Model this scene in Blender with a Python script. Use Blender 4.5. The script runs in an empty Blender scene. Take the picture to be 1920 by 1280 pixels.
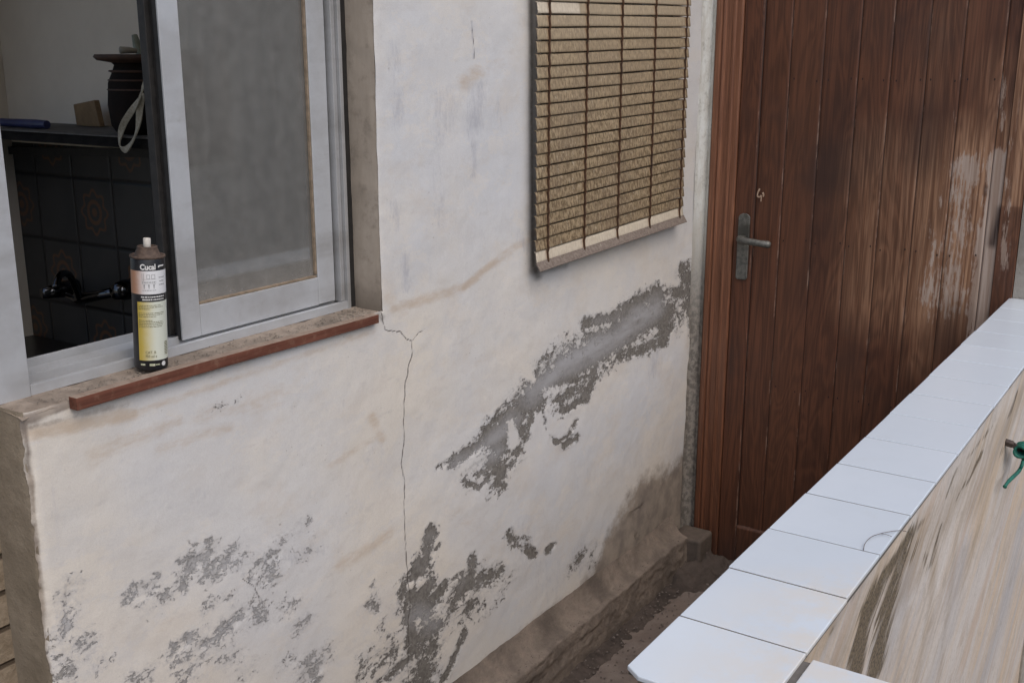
import bpy, bmesh, math, random
import numpy as np
from mathutils import Vector

# ------------------------------------------------------------------ camera, sky, sun
S = bpy.context.scene
COL = S.collection
F_PX = 2050.0
PITCH = math.atan(530 / F_PX)
HEAD = math.atan2(1400, F_PX / math.cos(PITCH))
EYE = 1.70
cam_d = bpy.data.cameras.new("camera")
cam_d.lens = F_PX / 1920 * 36
cam_d.sensor_width = 36
cam_d.clip_start = 0.05
cam_d.clip_end = 300
cam = bpy.data.objects.new("camera", cam_d)
COL.objects.link(cam)
cam.location = (0, 0, EYE)
cam.rotation_euler = (math.pi / 2 - PITCH, 0, HEAD - math.pi / 2)
S.camera = cam

SUN_EL, SUN_AZ = math.radians(52), math.radians(-112)      # azimuth counted from +x towards +y
W = bpy.data.worlds.new("World")
S.world = W
W.use_nodes = True
wn = W.node_tree
sky = wn.nodes.new("ShaderNodeTexSky")
sky.sky_type = 'NISHITA'
sky.sun_disc = False
sky.sun_elevation = SUN_EL
sky.sun_rotation = math.pi / 2 - SUN_AZ
sky.air_density = 1.0
sky.dust_density = 3.0
wn.links.new(sky.outputs[0], wn.nodes["Background"].inputs[0])
wn.nodes["Background"].inputs[1].default_value = 0.15
sl = bpy.data.lights.new("sun", 'SUN')
sl.energy = 0.9
sl.angle = math.radians(80)
sl.color = (1.0, 0.945, 0.87)
sun = bpy.data.objects.new("sun", sl)
COL.objects.link(sun)
sd = Vector((math.cos(SUN_EL) * math.cos(SUN_AZ), math.cos(SUN_EL) * math.sin(SUN_AZ), math.sin(SUN_EL)))
sun.rotation_euler = sd.to_track_quat('Z', 'Y').to_euler()
S.view_settings.view_transform = 'Standard'
S.view_settings.look = 'None'
S.view_settings.exposure = 0.22
S.view_settings.gamma = 1.0

# ------------------------------------------------------------------ survey of the photo: pixel -> point on a real plane
CA, SA, CP, SP = math.cos(HEAD), math.sin(HEAD), math.cos(PITCH), math.sin(PITCH)
def ray(px, py):
    R = px - 960; U = 640 - py
    fh = F_PX * CP + U * SP; z = -F_PX * SP + U * CP
    return fh * CA + R * SA, fh * SA - R * CA, z
def onx(px, py, x):
    r = ray(px, py); t = x / r[0]; return Vector((x, r[1] * t, EYE + r[2] * t))
def ony(px, py, y):
    r = ray(px, py); t = y / r[1]; return Vector((r[0] * t, y, EYE + r[2] * t))
def onz(px, py, z):
    r = ray(px, py); t = (z - EYE) / r[2]; return Vector((r[0] * t, r[1] * t, z))

YW = 1.46        # plane of the facade
XD = 3.335       # plane of the door
ZP = 1.039       # top of the tiled parapet
YP0, YP1 = 0.34, 0.50
XE = 0.89        # left end of the low facade
SILL = 1.187
WX1 = 1.717      # right reveal of the sliding window

# ------------------------------------------------------------------ mesh helpers
def tag(o, label=None, cat=None, group=None, kind=None):
    if label: o["label"] = label
    if cat: o["category"] = cat
    if group: o["group"] = group
    if kind: o["kind"] = kind
    return o
def empty(name, loc, label, cat, group=None):
    o = bpy.data.objects.new(name, None)
    o.empty_display_size = 0.05
    COL.objects.link(o); o.location = loc
    return tag(o, label, cat, group)
def link(name, me, m, parent=None, smooth=False):
    o = bpy.data.objects.new(name, me)
    COL.objects.link(o)
    if m is not None: me.materials.append(m)
    if smooth:
        me.polygons.foreach_set("use_smooth", [True] * len(me.polygons))
    if parent is not None:
        o.parent = parent
        o.matrix_parent_inverse.identity()
        off = Vector(parent.location)
        if parent.parent: off = off + Vector(parent.parent.location)
        o.location = -off if parent.type == 'EMPTY' or True else (0, 0, 0)
        # meshes are written in world coordinates; children subtract their parent's position
        if parent.type != 'EMPTY': o.location = (0, 0, 0)
    return o
class MB:
    def __init__(s): s.v = []; s.f = []
    def add(s, v, f):
        n = len(s.v); s.v += [tuple(p) for p in v]; s.f += [tuple(i + n for i in q) for q in f]; return s
    def box(s, x0, x1, y0, y1, z0, z1):
        v = [(x, y, z) for z in (z0, z1) for y in (y0, y1) for x in (x0, x1)]
        return s.add(v, [(0, 2, 3, 1), (4, 5, 7, 6), (0, 1, 5, 4), (2, 6, 7, 3), (0, 4, 6, 2), (1, 3, 7, 5)])
    def prism(s, pts, axis, a, b):
        """extrude a closed 2-D outline along an axis"""
        n = len(pts)
        def mk(p, t):
            return {'x': (t, p[0], p[1]), 'y': (p[0], t, p[1]), 'z': (p[0], p[1], t)}[axis]
        v = [mk(p, a) for p in pts] + [mk(p, b) for p in pts]
        f = [tuple(range(n)), tuple(range(2 * n - 1, n - 1, -1))]
        f += [(i, i + n, (i + 1) % n + n, (i + 1) % n) for i in range(n)]
        return s.add(v, f)
    def tube(s, pts, r, n=10, cap=True):
        pts = [Vector(p) for p in pts]
        rs = r if isinstance(r, (list, tuple)) else [r] * len(pts)
        v = []; up = Vector((0.31, 0.17, 0.93)).normalized()
        for i, p in enumerate(pts):
            d = (pts[min(i + 1, len(pts) - 1)] - pts[max(i - 1, 0)]).normalized()
            u = d.cross(up)
            if u.length < 1e-3: u = d.cross(Vector((1, 0, 0)))
            u.normalize(); w = d.cross(u)
            for k in range(n):
                a = 2 * math.pi * k / n
                v.append(p + (u * math.cos(a) + w * math.sin(a)) * rs[i])
        f = [(i * n + k, i * n + (k + 1) % n, (i + 1) * n + (k + 1) % n, (i + 1) * n + k) for i in range(len(pts) - 1) for k in range(n)]
        if cap:
            f += [tuple(range(n)), tuple(range(len(pts) * n - 1, (len(pts) - 1) * n - 1, -1))]
        return s.add(v, f)
    def lathe(s, prof, c, n=48):
        v = []; m = len(prof)
        for k in range(n):
            a = 2 * math.pi * k / n
            for r, z in prof: v.append((c[0] + r * math.cos(a), c[1] + r * math.sin(a), c[2] + z))
        f = [(k * m + j, ((k + 1) % n) * m + j, ((k + 1) % n) * m + j + 1, k * m + j + 1) for k in range(n) for j in range(m - 1)]
        return s.add(v, f)
    def build(s, name, m, parent=None, bevel=0, smooth=False, seg=2):
        me = bpy.data.meshes.new(name); me.from_pydata(s.v, [], s.f)
        bm = bmesh.new(); bm.from_mesh(me); bmesh.ops.recalc_face_normals(bm, faces=bm.faces); bm.to_mesh(me); bm.free()
        o = link(name, me, m, parent, smooth)
        if bevel:
            b = o.modifiers.new("bevel", 'BEVEL'); b.width = bevel; b.segments = seg; b.limit_method = 'ANGLE'; b.angle_limit = 0.6
        return o

rng = np.random.RandomState(7)
def vnoise(x, y, scale, seed=0, octs=4):
    """smooth value noise, 0..1"""
    out = np.zeros_like(x, dtype=float); amp = 1; tot = 0
    for o in range(octs):
        r = np.random.RandomState(seed * 31 + o); T = r.rand(64, 64)
        u = x * scale * 2 ** o + 17.3 * o; w = y * scale * 2 ** o + 5.1 * o
        i = np.floor(u).astype(int); j = np.floor(w).astype(int); fu = u - i; fw = w - j
        fu = fu * fu * (3 - 2 * fu); fw = fw * fw * (3 - 2 * fw)
        a = T[i % 64, j % 64]; b = T[(i + 1) % 64, j % 64]; c = T[i % 64, (j + 1) % 64]; d = T[(i + 1) % 64, (j + 1) % 64]
        out += amp * ((a * (1 - fu) + b * fu) * (1 - fw) + (c * (1 - fu) + d * fu) * fw); tot += amp; amp *= 0.5
    return out / tot
def brush_field(A, B, brushes, conv, base=None):
    """each brush: (px1, py1, px2, py2, r, strength) surveyed on the photo, laid on the surface in metres.
    conv(px,py) -> (a,b) surface coordinates"""
    f = np.zeros_like(A) if base is None else base
    for (x1, y1, x2, y2, r, s) in brushes:
        a1, b1 = conv(x1, y1); a2, b2 = conv(x2, y2)
        mx, my = (x1 + x2) / 2, (y1 + y2) / 2
        sa = abs(conv(mx + 5, my)[0] - conv(mx - 5, my)[0]) / 10
        sb = abs(conv(mx, my + 5)[1] - conv(mx, my - 5)[1]) / 10
        R = r * sb; k = sb / sa
        dx, dz = (a2 - a1) * k, b2 - b1; L = dx * dx + dz * dz + 1e-12
        ext = 2 * R
        m = (A > min(a1, a2) - ext / k) & (A < max(a1, a2) + ext / k) & (B > min(b1, b2) - ext) & (B < max(b1, b2) + ext)
        if not m.any(): continue
        px_, pz_ = (A[m] - a1) * k, B[m] - b1
        t = np.clip((px_ * dx + pz_ * dz) / L, 0, 1)
        d = np.hypot(px_ - t * dx, pz_ - t * dz) / R
        v = abs(s) * np.clip(1.2 - 0.62 * d, 0, 1)
        f[m] = np.maximum(f[m], v) if s > 0 else np.clip(f[m] - v, 0, 1)
    return f
def grid_object(name, U, V, pos, holes, m, parent, attrs, smooth=True):
    """sheet on the lattice U x V; pos(A,B)->(X,Y,Z) arrays; holes skip cells; attrs name->array"""
    A, B = np.meshgrid(U, V, indexing='ij')
    X, Y, Z = pos(A, B)
    nu, nv = len(U), len(V)
    co = np.stack([X.ravel(), Y.ravel(), Z.ravel()], 1)
    ii, jj = np.meshgrid(np.arange(nu - 1), np.arange(nv - 1), indexing='ij')
    cu = (U[:-1] + U[1:]) / 2; cv = (V[:-1] + V[1:]) / 2
    CU, CV = np.meshgrid(cu, cv, indexing='ij')
    keep = np.ones_like(CU, bool)
    for (u0, u1, v0, v1) in holes: keep &= ~((CU > u0) & (CU < u1) & (CV > v0) & (CV < v1))
    ii, jj = ii[keep], jj[keep]
    q = np.stack([ii * nv + jj, (ii + 1) * nv + jj, (ii + 1) * nv + jj + 1, ii * nv + jj + 1], 1)
    me = bpy.data.meshes.new(name)
    me.vertices.add(len(co)); me.vertices.foreach_set("co", co.ravel())
    me.loops.add(q.size); me.loops.foreach_set("vertex_index", q.ravel())
    me.polygons.add(len(q)); me.polygons.foreach_set("loop_start", np.arange(0, q.size, 4))
    me.polygons.foreach_set("loop_total", np.full(len(q), 4))
    me.update()
    for k, arr in attrs.items():
        a = me.attributes.new(k, 'FLOAT', 'POINT'); a.data.foreach_set("value", np.ascontiguousarray(arr.ravel(), dtype=np.float32))
    bm = bmesh.new(); bm.from_mesh(me)
    loose = [v for v in bm.verts if not v.link_faces]
    bmesh.ops.delete(bm, geom=loose, context='VERTS'); bm.to_mesh(me); bm.free()
    return link(name, me, m, parent, smooth)

# ------------------------------------------------------------------ material helpers
class M:
    def __init__(s, name):
        s.m = bpy.data.materials.new(name); s.m.use_nodes = True; s.t = s.m.node_tree; s.n = s.t.nodes; s.l = s.t.links
        s.b = s.n["Principled BSDF"]; s.o = s.n["Material Output"]
        s.tc = s.n.new("ShaderNodeTexCoord")
    def put(s, sock, v):
        if isinstance(v, bpy.types.NodeSocket): s.l.new(v, sock)
        elif isinstance(v, (tuple, list)) and len(v) == 3 and sock.type == 'RGBA': sock.default_value = (*v, 1)
        else: sock.default_value = v
    def node(s, t, **k):
        n = s.n.new(t)
        for a, v in k.items(): setattr(n, a, v)
        return n
    def vec(s, scale=(1, 1, 1), rot=(0, 0, 0), src=None):
        n = s.node("ShaderNodeMapping"); n.inputs[3].default_value = scale; n.inputs[2].default_value = rot
        s.l.new(src or s.tc.outputs['Object'], n.inputs[0]); return n.outputs[0]
    def noise(s, scale, detail=5, rough=0.55, vec=None, dist=0.0):
        n = s.node("ShaderNodeTexNoise"); n.inputs['Scale'].default_value = scale; n.inputs['Detail'].default_value = detail
        n.inputs['Roughness'].default_value = rough; n.inputs['Distortion'].default_value = dist
        s.l.new(vec or s.tc.outputs['Object'], n.inputs['Vector']); return n.outputs[0]
    def vor(s, scale, vec=None, feature='F1'):
        n = s.node("ShaderNodeTexVoronoi", feature=feature); n.inputs['Scale'].default_value = scale
        s.l.new(vec or s.tc.outputs['Object'], n.inputs['Vector']); return n.outputs['Distance']
    def math(s, op, a, b=None, c=None, clamp=False):
        n = s.node("ShaderNodeMath", operation=op, use_clamp=clamp)
        s.put(n.inputs[0], a)
        if b is not None: s.put(n.inputs[1], b)
        if c is not None: s.put(n.inputs[2], c)
        return n.outputs[0]
    def step(s, x, a, b, lo=0.0, hi=1.0):
        n = s.node("ShaderNodeMapRange", interpolation_type='SMOOTHSTEP'); s.put(n.inputs[0], x)
        n.inputs[1].default_value = a; n.inputs[2].default_value = b; n.inputs[3].default_value = lo; n.inputs[4].default_value = hi
        return n.outputs[0]
    def mix(s, f, a, b, blend='MIX'):
        n = s.node("ShaderNodeMix", data_type='RGBA', blend_type=blend)
        s.put(n.inputs[0], f); s.put(n.inputs[6], a); s.put(n.inputs[7], b); return n.outputs[2]
    def attr(s, name):
        n = s.node("ShaderNodeAttribute", attribute_name=name); return n.outputs['Fac']
    def sep(s, src=None):
        n = s.node("ShaderNodeSeparateXYZ"); s.l.new(src or s.tc.outputs['Object'], n.inputs[0]); return n.outputs
    def bump(s, h, strength=0.3, dist=0.002, prev=None):
        n = s.node("ShaderNodeBump"); n.inputs['Strength'].default_value = strength; n.inputs['Distance'].default_value = dist
        s.put(n.inputs['Height'], h)
        if prev is not None: s.l.new(prev, n.inputs['Normal'])
        return n.outputs[0]
    def done(s, color, rough=0.8, bump=None, metal=0.0, spec=0.5, coat=0.0):
        s.put(s.b.inputs['Base Color'], color); s.put(s.b.inputs['Roughness'], rough); s.put(s.b.inputs['Metallic'], metal)
        s.put(s.b.inputs['Specular IOR Level'], spec); s.put(s.b.inputs['Coat Weight'], coat)
        if bump is not None: s.l.new(bump, s.b.inputs['Normal'])
        return s.m
def speckled(name, c1, c2, scale=60, rough=0.8, bs=0.3, bd=0.001, c3=None, metal=0.0, spec=0.5):
    m = M(name); n = m.noise(scale, 6, 0.6); c = m.mix(m.step(n, 0.35, 0.65), c1, c2)
    if c3: c = m.mix(m.step(m.noise(scale * 0.15, 4), 0.5, 0.68), c, c3)
    return m.done(c, rough, m.bump(n, bs, bd), metal, spec)

# facade: old white paint, ochre and bluish stains, peeled patches of cement, damp base
def mat_facade():
    m = M("whitewashed_plaster")
    peel, ochre, blue, dirt, grime_shade, film, crack = [m.attr(k) for k in ("peel", "ochre", "blue", "dirt", "grime_shade", "film", "crack")]
    v = m.vec((1, 1, 1.25))
    lo = m.noise(1.6, 4, 0.5); lo2 = m.noise(3.1, 5, 0.6, m.vec((1, 1, 1), (0.3, 0.2, 0.5)))
    base = m.mix(m.step(lo, 0.4, 0.62), (0.685, 0.640, 0.568), (0.64, 0.635, 0.625))
    base = m.mix(m.step(lo2, 0.45, 0.75, 0, 0.5), base, (0.655, 0.60, 0.515))
    fine = m.noise(95, 6, 0.65)
    lv = m.math('MULTIPLY', m.attr("lav"), m.step(m.noise(4.5, 7, .68), .3, .62, .2, 1.0), clamp=True)
    base = m.mix(lv, base, (0.585, 0.605, 0.635))
    mot = m.noise(7, 8, .7, m.vec((0.8, 1, 1.3), (0, .3, 0)))
    base = m.mix(m.step(mot, .50, .66, 0, .5), base, (0.60, 0.55, 0.49))
    base = m.mix(m.step(m.noise(26, 7, .72, m.vec((0.8, 1, 1.3), (0, .3, 0))), .56, .70, 0, .35), base, (0.50, 0.48, 0.47))
    brushn = m.noise(7, 6, 0.7, m.vec((14, 1, 0.9)))
    base = m.mix(m.step(brushn, 0.5, 0.75, 0, 0.16), base, (0.52, 0.52, 0.55))
    diag = m.noise(10, 6, 0.68, m.vec((0.7, 1, 3.2), (0, 0.12, 0)))
    base = m.mix(m.step(diag, 0.52, 0.78, 0, 0.22), base, (0.54, 0.51, 0.48))
    coat = m.noise(5.5, 9, .74, m.vec((0.8, 1, 1.35), (0, .3, 0)), .25)
    base = m.mix(m.step(coat, .51, .55, 0, .30), base, (0.575, 0.575, 0.58))
    coat2 = m.noise(8.5, 9, .78, m.vec((0.75, 1, 1.4), (.4, .3, .7)), .2)
    base = m.mix(m.step(coat2, .55, .565, 0, .35), base, (0.70, 0.655, 0.59))
    coat3 = m.noise(17, 8, .78, m.vec((0.6, 1, 1.8), (0, .35, 0)))
    base = m.mix(m.step(coat3, .585, .62, 0, .22), base, (0.50, 0.475, 0.45))
    # ochre wash
    on = m.noise(26, 9, 0.78, m.vec((0.6, 1, 1.8), (0, 0.2, 0)))
    of = m.math('MULTIPLY', m.step(m.math('ADD', ochre, m.math('MULTIPLY', m.math('SUBTRACT', on, .5), 1.5)), .12, .85), m.step(ochre, .02, .45, 0, .62))
    c = m.mix(of, base, (0.47, 0.345, 0.225))
    # blue-grey old paint showing in vertical brush streaks
    bn = m.noise(40, 8, 0.78, m.vec((2.4, 1, 0.8)))
    bf = m.math('MULTIPLY', m.step(m.math('ADD', blue, m.math('MULTIPLY', m.math('SUBTRACT', bn, 0.5), 2.2)), 0.15, 0.95), 0.55)
    bf = m.math('MULTIPLY', bf, m.step(blue, 0.02, 0.25))
    c = m.mix(bf, c, (0.36, 0.37, 0.42))
    # peeled paint
    pn = m.noise(62, 8, 0.80, m.vec((0.75, 1, 1.25), (0, 0.35, 0)), 0.3)
    pn2 = m.noise(20, 6, 0.7, v)
    pe = m.math('ADD', peel, m.math('MULTIPLY', m.math('SUBTRACT', pn, 0.5), 2.9))
    pe = m.math('ADD', pe, m.math('MULTIPLY', m.math('SUBTRACT', pn2, 0.5), 1.9))
    pe = m.math('ADD', pe, m.math('MULTIPLY', m.math('SUBTRACT', m.noise(170, 4, .7), 0.5), 0.8))
    pm = m.math('MULTIPLY', m.step(pe, 0.52, 0.66), m.step(peel, 0.01, 0.12))
    soft = m.math('MULTIPLY', m.step(pe, 0.05, 0.6, 0, 0.5), m.step(peel, 0.02, 0.3))
    c = m.mix(soft, c, (0.42, 0.42, 0.43))
    cem = m.mix(m.step(fine, 0.38, 0.62), (0.120, 0.111, 0.098), (0.205, 0.192, 0.172))
    cem = m.mix(m.step(m.noise(14, 6, 0.65), 0.5, 0.7, 0, 0.5), cem, (0.26, 0.25, 0.24))
    fl = m.math('MULTIPLY', film, m.step(m.noise(14, 6, 0.65, m.vec((0.5, 1, 2.2), (0, 0.3, 0))), 0.3, 0.62, 0.5, 1.0))
    cem = m.mix(fl, cem, (0.385, 0.385, 0.395))
    rim = m.math('MULTIPLY', m.step(pe, .36, .50), m.step(peel, .05, .25, 0, .55)); rim = m.math('MULTIPLY', rim, m.math('SUBTRACT', 1.0, pm), clamp=True)
    c = m.mix(m.math('MULTIPLY', rim, m.step(m.noise(90, 4, .6), .42, .58)), c, (0.74, 0.71, 0.67))  # lifted paint edges catching light, put into the colour
    pmf = m.math('MULTIPLY', pm, m.math('SUBTRACT', 1.0, m.math('MULTIPLY', m.attr('faint'), m.step(m.noise(34, 7, .75), .3, .65, .12, .62))))
    paintm = m.mix(pmf, c, cem)
    # small specks and pits everywhere
    sp = m.math('MULTIPLY', m.step(m.noise(130, 3, 0.5), 0.70, 0.76), m.step(m.noise(5, 3), 0.42, 0.62))
    paintm = m.mix(m.step(m.noise(420, 3, .6), .35, .7, 0, .16), paintm, (0.38, 0.35, 0.33))
    paintm = m.mix(m.math('MULTIPLY', sp, 0.6), paintm, (0.30, 0.27, 0.25))
    # crack
    cn = m.math('ADD', crack, m.math('MULTIPLY', m.math('SUBTRACT', m.noise(60, 4), 0.5), 0.0022))
    ck = m.math('MULTIPLY', m.step(cn, 0.0009, 0.0026, 1.0, 0.0), m.step(m.noise(12, 3), 0.25, 0.5, 0.75, 1.0))
    paintm = m.mix(m.math('MULTIPLY', ck, 0.8), paintm, (0.11, 0.095, 0.085))
    # damp dirt at the foot, grime and the blind's shadow painted beside it
    dn = m.noise(13, 9, 0.72, m.vec((0.8, 1, 0.9)))
    dm = m.step(m.math('ADD', dirt, m.math('MULTIPLY', m.math('SUBTRACT', dn, 0.5), 1.7)), 0.22, 0.85)
    dcol = m.mix(m.step(m.noise(11, 7, 0.65), 0.35, 0.65), (0.185, 0.155, 0.132), (0.32, 0.27, 0.22))
    paintm = m.mix(m.math('MULTIPLY', dm, 0.93), paintm, dcol)
    paintm = m.mix(m.math('MULTIPLY', grime_shade, m.step(fine, 0.2, 0.6, 0.7, 1.0), clamp=True), paintm, (0.10, 0.085, 0.07))
    h = m.math('SUBTRACT', m.math('MULTIPLY', fine, 0.3), m.math('MULTIPLY', pm, 1.3))
    h = m.math('SUBTRACT', h, ck)
    b = m.bump(h, 0.75, 0.0022)
    b = m.bump(m.noise(9, 4, 0.55), 0.10, 0.006, b)
    b = m.bump(m.noise(240, 5, 0.7), 0.35, 0.0009, b)
    return m.done(paintm, 0.9, b, spec=0.25)
MF = mat_facade()

def mat_mortar(name, c1, c2, c3, depth=0.003):
    m = M(name)
    n = m.noise(40, 8, 0.65); n2 = m.noise(7, 6, 0.6); n3 = m.noise(180, 4, 0.6)
    c = m.mix(m.step(n, 0.3, 0.7), c1, c2); c = m.mix(m.step(n2, 0.42, 0.68, 0, 0.8), c, c3)
    c = m.mix(m.step(n3, 0.62, 0.72, 0, 0.5), c, (0.07, 0.06, 0.05))
    return m.done(c, 0.95, m.bump(m.math('ADD', n, m.math('MULTIPLY', n3, 0.45)), 0.75, depth), spec=0.2)
M_OLIVE = mat_mortar("olive_cement_render", (0.30, 0.255, 0.195), (0.25, 0.21, 0.16), (0.20, 0.165, 0.12))
M_SILL = mat_mortar("dusty_mortar", (0.33, 0.275, 0.225), (0.22, 0.18, 0.145), (0.13, 0.108, 0.088))
M_REVEAL = None
def mat_reveal():
    m = M("stained_grey_plaster")
    n = m.noise(12, 8, 0.7, m.vec((1, 1, 0.25))); n2 = m.noise(30, 7, 0.65); z = m.sep()[2]
    c = m.mix(m.step(n, 0.3, 0.7), (.30, .255, .205), (.39, .34, .285))
    c = m.mix(m.step(n2, 0.5, 0.72, 0, 0.6), c, (0.19, 0.16, 0.13))
    low = m.math('MULTIPLY', m.step(m.math('ADD', z, m.math('MULTIPLY', n2, 0.10)), 1.22, 1.33, 1, 0), 0.75)
    c = m.mix(low, c, (0.11, 0.09, 0.07))
    return m.done(c, 0.95, m.bump(n2, 0.4, 0.002), spec=0.2)
M_REVEAL = mat_reveal()
M_BASE = mat_mortar("damp_crumbling_cement", (0.26, 0.212, 0.172), (0.195, 0.16, 0.132), (0.10, 0.083, 0.07), depth=.008)

# ------------------------------------------------------------------ facade wall
wall = empty("facade_wall", (2.1, 1.46, 0), "long low whitewashed house wall with grey peeling patches, stains and a long crack, holding the window", "wall")
def wconv(px, py): p = ony(px, py, YW); return p.x, p.z
def gaps(lo, hi, st, extra):
    a = np.arange(lo, hi, st); a = np.concatenate([a, extra, [hi]]); a = np.unique(np.round(a, 5))
    keep = [a[0]]
    ex = set(np.round(extra, 5))
    for v in a[1:]:
        if v - keep[-1] < st * 0.45:
            if v in ex or v == a[-1]: keep[-1] = v if keep[-1] not in ex else keep[-1]
            continue
        keep.append(v)
    return np.array(keep)
BX0, BX1, BZ0 = 2.335, 3.07, 1.265      # opening behind the blind
U = gaps(XE, XD - 0.004, 0.004, [WX1, BX0, BX1])
V = np.concatenate([gaps(0.0, 1.95, 0.004, [SILL, BZ0]), [2.05, 2.2, 2.35, 2.5, 2.75, 3.0]])
A, B = np.meshgrid(U, V, indexing='ij')
PEEL = [(850,865,930,815,13,.8),(822,876,850,862,6,.7),(930,815,1000,745,27,1),(1000,745,1060,690,34,1),(1060,690,1130,650,38,1),(1130,650,1200,600,36,1),
 (1200,605,1238,600,36,1),(1100,605,1170,592,11,.85),(1160,590,1225,550,15,.95),(1228,545,1243,640,12,1),(1160,665,1225,645,14,.8),(890,885,945,850,22,.62),(935,905,945,820,17,.85),
 (960,870,985,800,14,.68),(1010,745,1100,735,16,.8),(1060,765,1095,745,14,.75),(1095,745,1115,700,10,.8),(1018,770,1022,800,4,.95),(1022,800,1045,830,4,.95),
 (1045,830,1068,815,4,.9),(1068,815,1080,790,5,.85),(1060,832,1078,822,8,.85),(880,905,900,915,5,.8),(900,915,915,895,4,.8),(985,810,1010,765,16,.75),
 (1255,548,1290,548,9,.9),(1285,505,1297,565,13,.9),(1290,565,1298,590,10,.85),(1297,600,1306,760,7,.8),(1300,760,1307,900,6,.7),(1270,588,1272,596,4,.7),
 (808,998,795,1050,12,1),(795,1050,788,1078,18,1),(775,1085,800,1105,18,1),(770,1115,800,1140,25,.85),(830,1105,800,1130,11,1),(825,1020,815,1035,4,.8),
 (885,1045,886,1090,8,.85),(860,1115,880,1085,18,.95),(885,1090,930,1080,22,.6),(835,1090,837,1098,5,.95),(850,1085,868,1073,4,.8),
 (768,1150,775,1220,12,.95),(775,1200,810,1180,22,.85),(800,1200,790,1280,28,.85),(840,1150,900,1130,24,.5),(850,1240,870,1190,7,.8),(833,1275,850,1240,9,.75),
 (710,1280,770,1230,10,.75),(680,1250,760,1210,22,.52),(690,1130,708,1140,9,.62),(700,1095,700,1120,6,.5),(715,1170,735,1210,10,.5),(900,1100,905,1150,12,.42),
 (955,1000,965,1020,8,.75),(965,1015,985,1015,10,.55),(985,1025,1002,1042,6,.95),(1030,1028,1036,1026,7,.8),(1075,1060,1105,1030,12,.5),(1090,1100,1120,1090,10,.42),(930,1130,960,1080,12,.4),
 (255,1112,285,1105,20.3,0.62),(280,1130,312,1110,23.2,0.36),(345,1098,347,1106,8.7,0.6),(360,1060,385,1045,27.6,0.58),(400,1062,435,1045,24.6,0.53),(330,1070,350,1060,8.7,0.4),
 (480,1070,520,1040,20.3,0.53),(498,1080,506,1070,20.3,0.66),(530,1010,565,985,17.4,0.4),(545,1040,585,1030,17.4,0.34),(385,1135,435,1110,14.5,0.46),(410,1188,450,1155,20.3,0.59),
 (390,1200,480,1140,31.9,0.36),(330,1218,350,1203,15.9,0.58),(378,1210,384,1206,8.7,0.64),(330,1240,360,1262,20.3,0.44),(560,1175,575,1160,14.5,0.5),(525,1150,548,1130,17.4,0.44),
 (575,1268,590,1258,20.3,0.66),(570,1250,605,1232,20.3,0.48),(535,1245,545,1235,14.5,0.4),(250,1272,280,1260,17.4,0.4),(430,1220,470,1260,23.2,0.3),
 (132,1100,125,1180,20.3,0.53),(105,1200,110,1270,14.5,0.53),(150,1190,182,1240,23.2,0.4),(140,1265,130,1230,14.5,0.4),(413,760,440,755,14.5,0.2),
 (1180,965,1200,950,5,.55),(1192,1000,1194,1012,4,.5),(1100,1045,1115,1060,8,.45),
 (1010,800,1012,785,9,-.9),(1020,733,1040,735,9,-.7),(955,792,965,832,7,-.7),(1220,622,1232,620,8,-.5),(788,1093,792,1091,7,-.9),(770,1097,772,1096,5,-.9),(1030,805,1050,805,9,-.9),(985,700,1000,712,4,-.6)]
peel = brush_field(A, B, PEEL, wconv)
OCHRE = [(740,577,870,540,11,.55),(870,540,930,490,8,.7),(930,490,1000,440,12,.45),(870,155,895,135,15,.55),(890,135,970,110,16,.3),(845,380,870,460,34,.2),
 (180,850,330,790,20,.42),(300,840,430,800,15,.42),(130,880,180,870,16,.3),(380,780,520,740,26,.38),(640,1060,730,1000,14,.5),(695,780,715,822,10,.5),(620,870,700,820,10,.4),
 (880,690,925,665,14,.3),(820,690,830,680,10,.3),(300,1180,320,1165,18,.3),(460,1220,580,1190,42,.25),(860,960,930,1000,34,.28),(1005,570,1020,540,10,.3),
 (60,815,250,775,13,.7),(250,775,700,620,8,.45),(500,1110,560,1080,30,.2),(730,560,760,585,14,.4),(560,1000,600,960,14,.25),(1030,560,1200,470,14,.2),(1290,620,1297,900,8,.35)]
ochre = brush_field(A, B, OCHRE, wconv)
BLUE = [(740,85,740,150,12,.42),(748,180,745,232,10,.55),(835,190,830,245,24,.42),(895,165,890,245,16,.58),(890,240,888,330,6,.55),(740,385,745,420,11,.5),(760,480,762,540,8,.58),
 (935,195,935,235,14,.34),(975,435,985,470,7,.5),(905,440,905,460,8,.34),(1232,640,1225,700,10,.55),(1195,690,1190,705,8,.3),(540,1045,600,1030,14,.42),(885,40,889,110,2,.7),
 (360,920,380,925,16,.3),(100,920,105,1000,10,.3),(1085,1030,1110,1120,16,.4),(640,760,660,700,14,.2),(980,1000,1040,1100,34,.3),(1090,900,1200,850,30,.22),(820,300,830,420,14,.3),(745,110,750,130,10,.4)]
blue = brush_field(A, B, BLUE, wconv)
film = brush_field(A, B, [(260,1110,430,1050,36,.75),(480,1070,600,1000,34,.7),(330,1220,560,1140,50,.75),(560,1260,600,1240,30,.5),(150,1190,180,1260,24,.7),(1000,735,1060,680,18,.9),(1060,680,1150,635,20,1),(1150,635,1225,580,18,.95),(900,850,960,790,14,.7),(1190,585,1235,570,10,.7),(860,870,930,850,14,.7),(780,1150,820,1165,14,.6),(1120,600,1160,600,8,.3),(125,1110,122,1180,14,.9),(415,1185,450,1155,16,.8),(495,1085,505,1075,14,.8)], wconv)
faint = brush_field(A, B, [(150,1000,160,1270,60,1),(250,1040,620,1000,70,1),(250,1150,620,1100,80,1),(250,1260,620,1240,60,1),(690,1080,700,1140,30,.8)], wconv)
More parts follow.
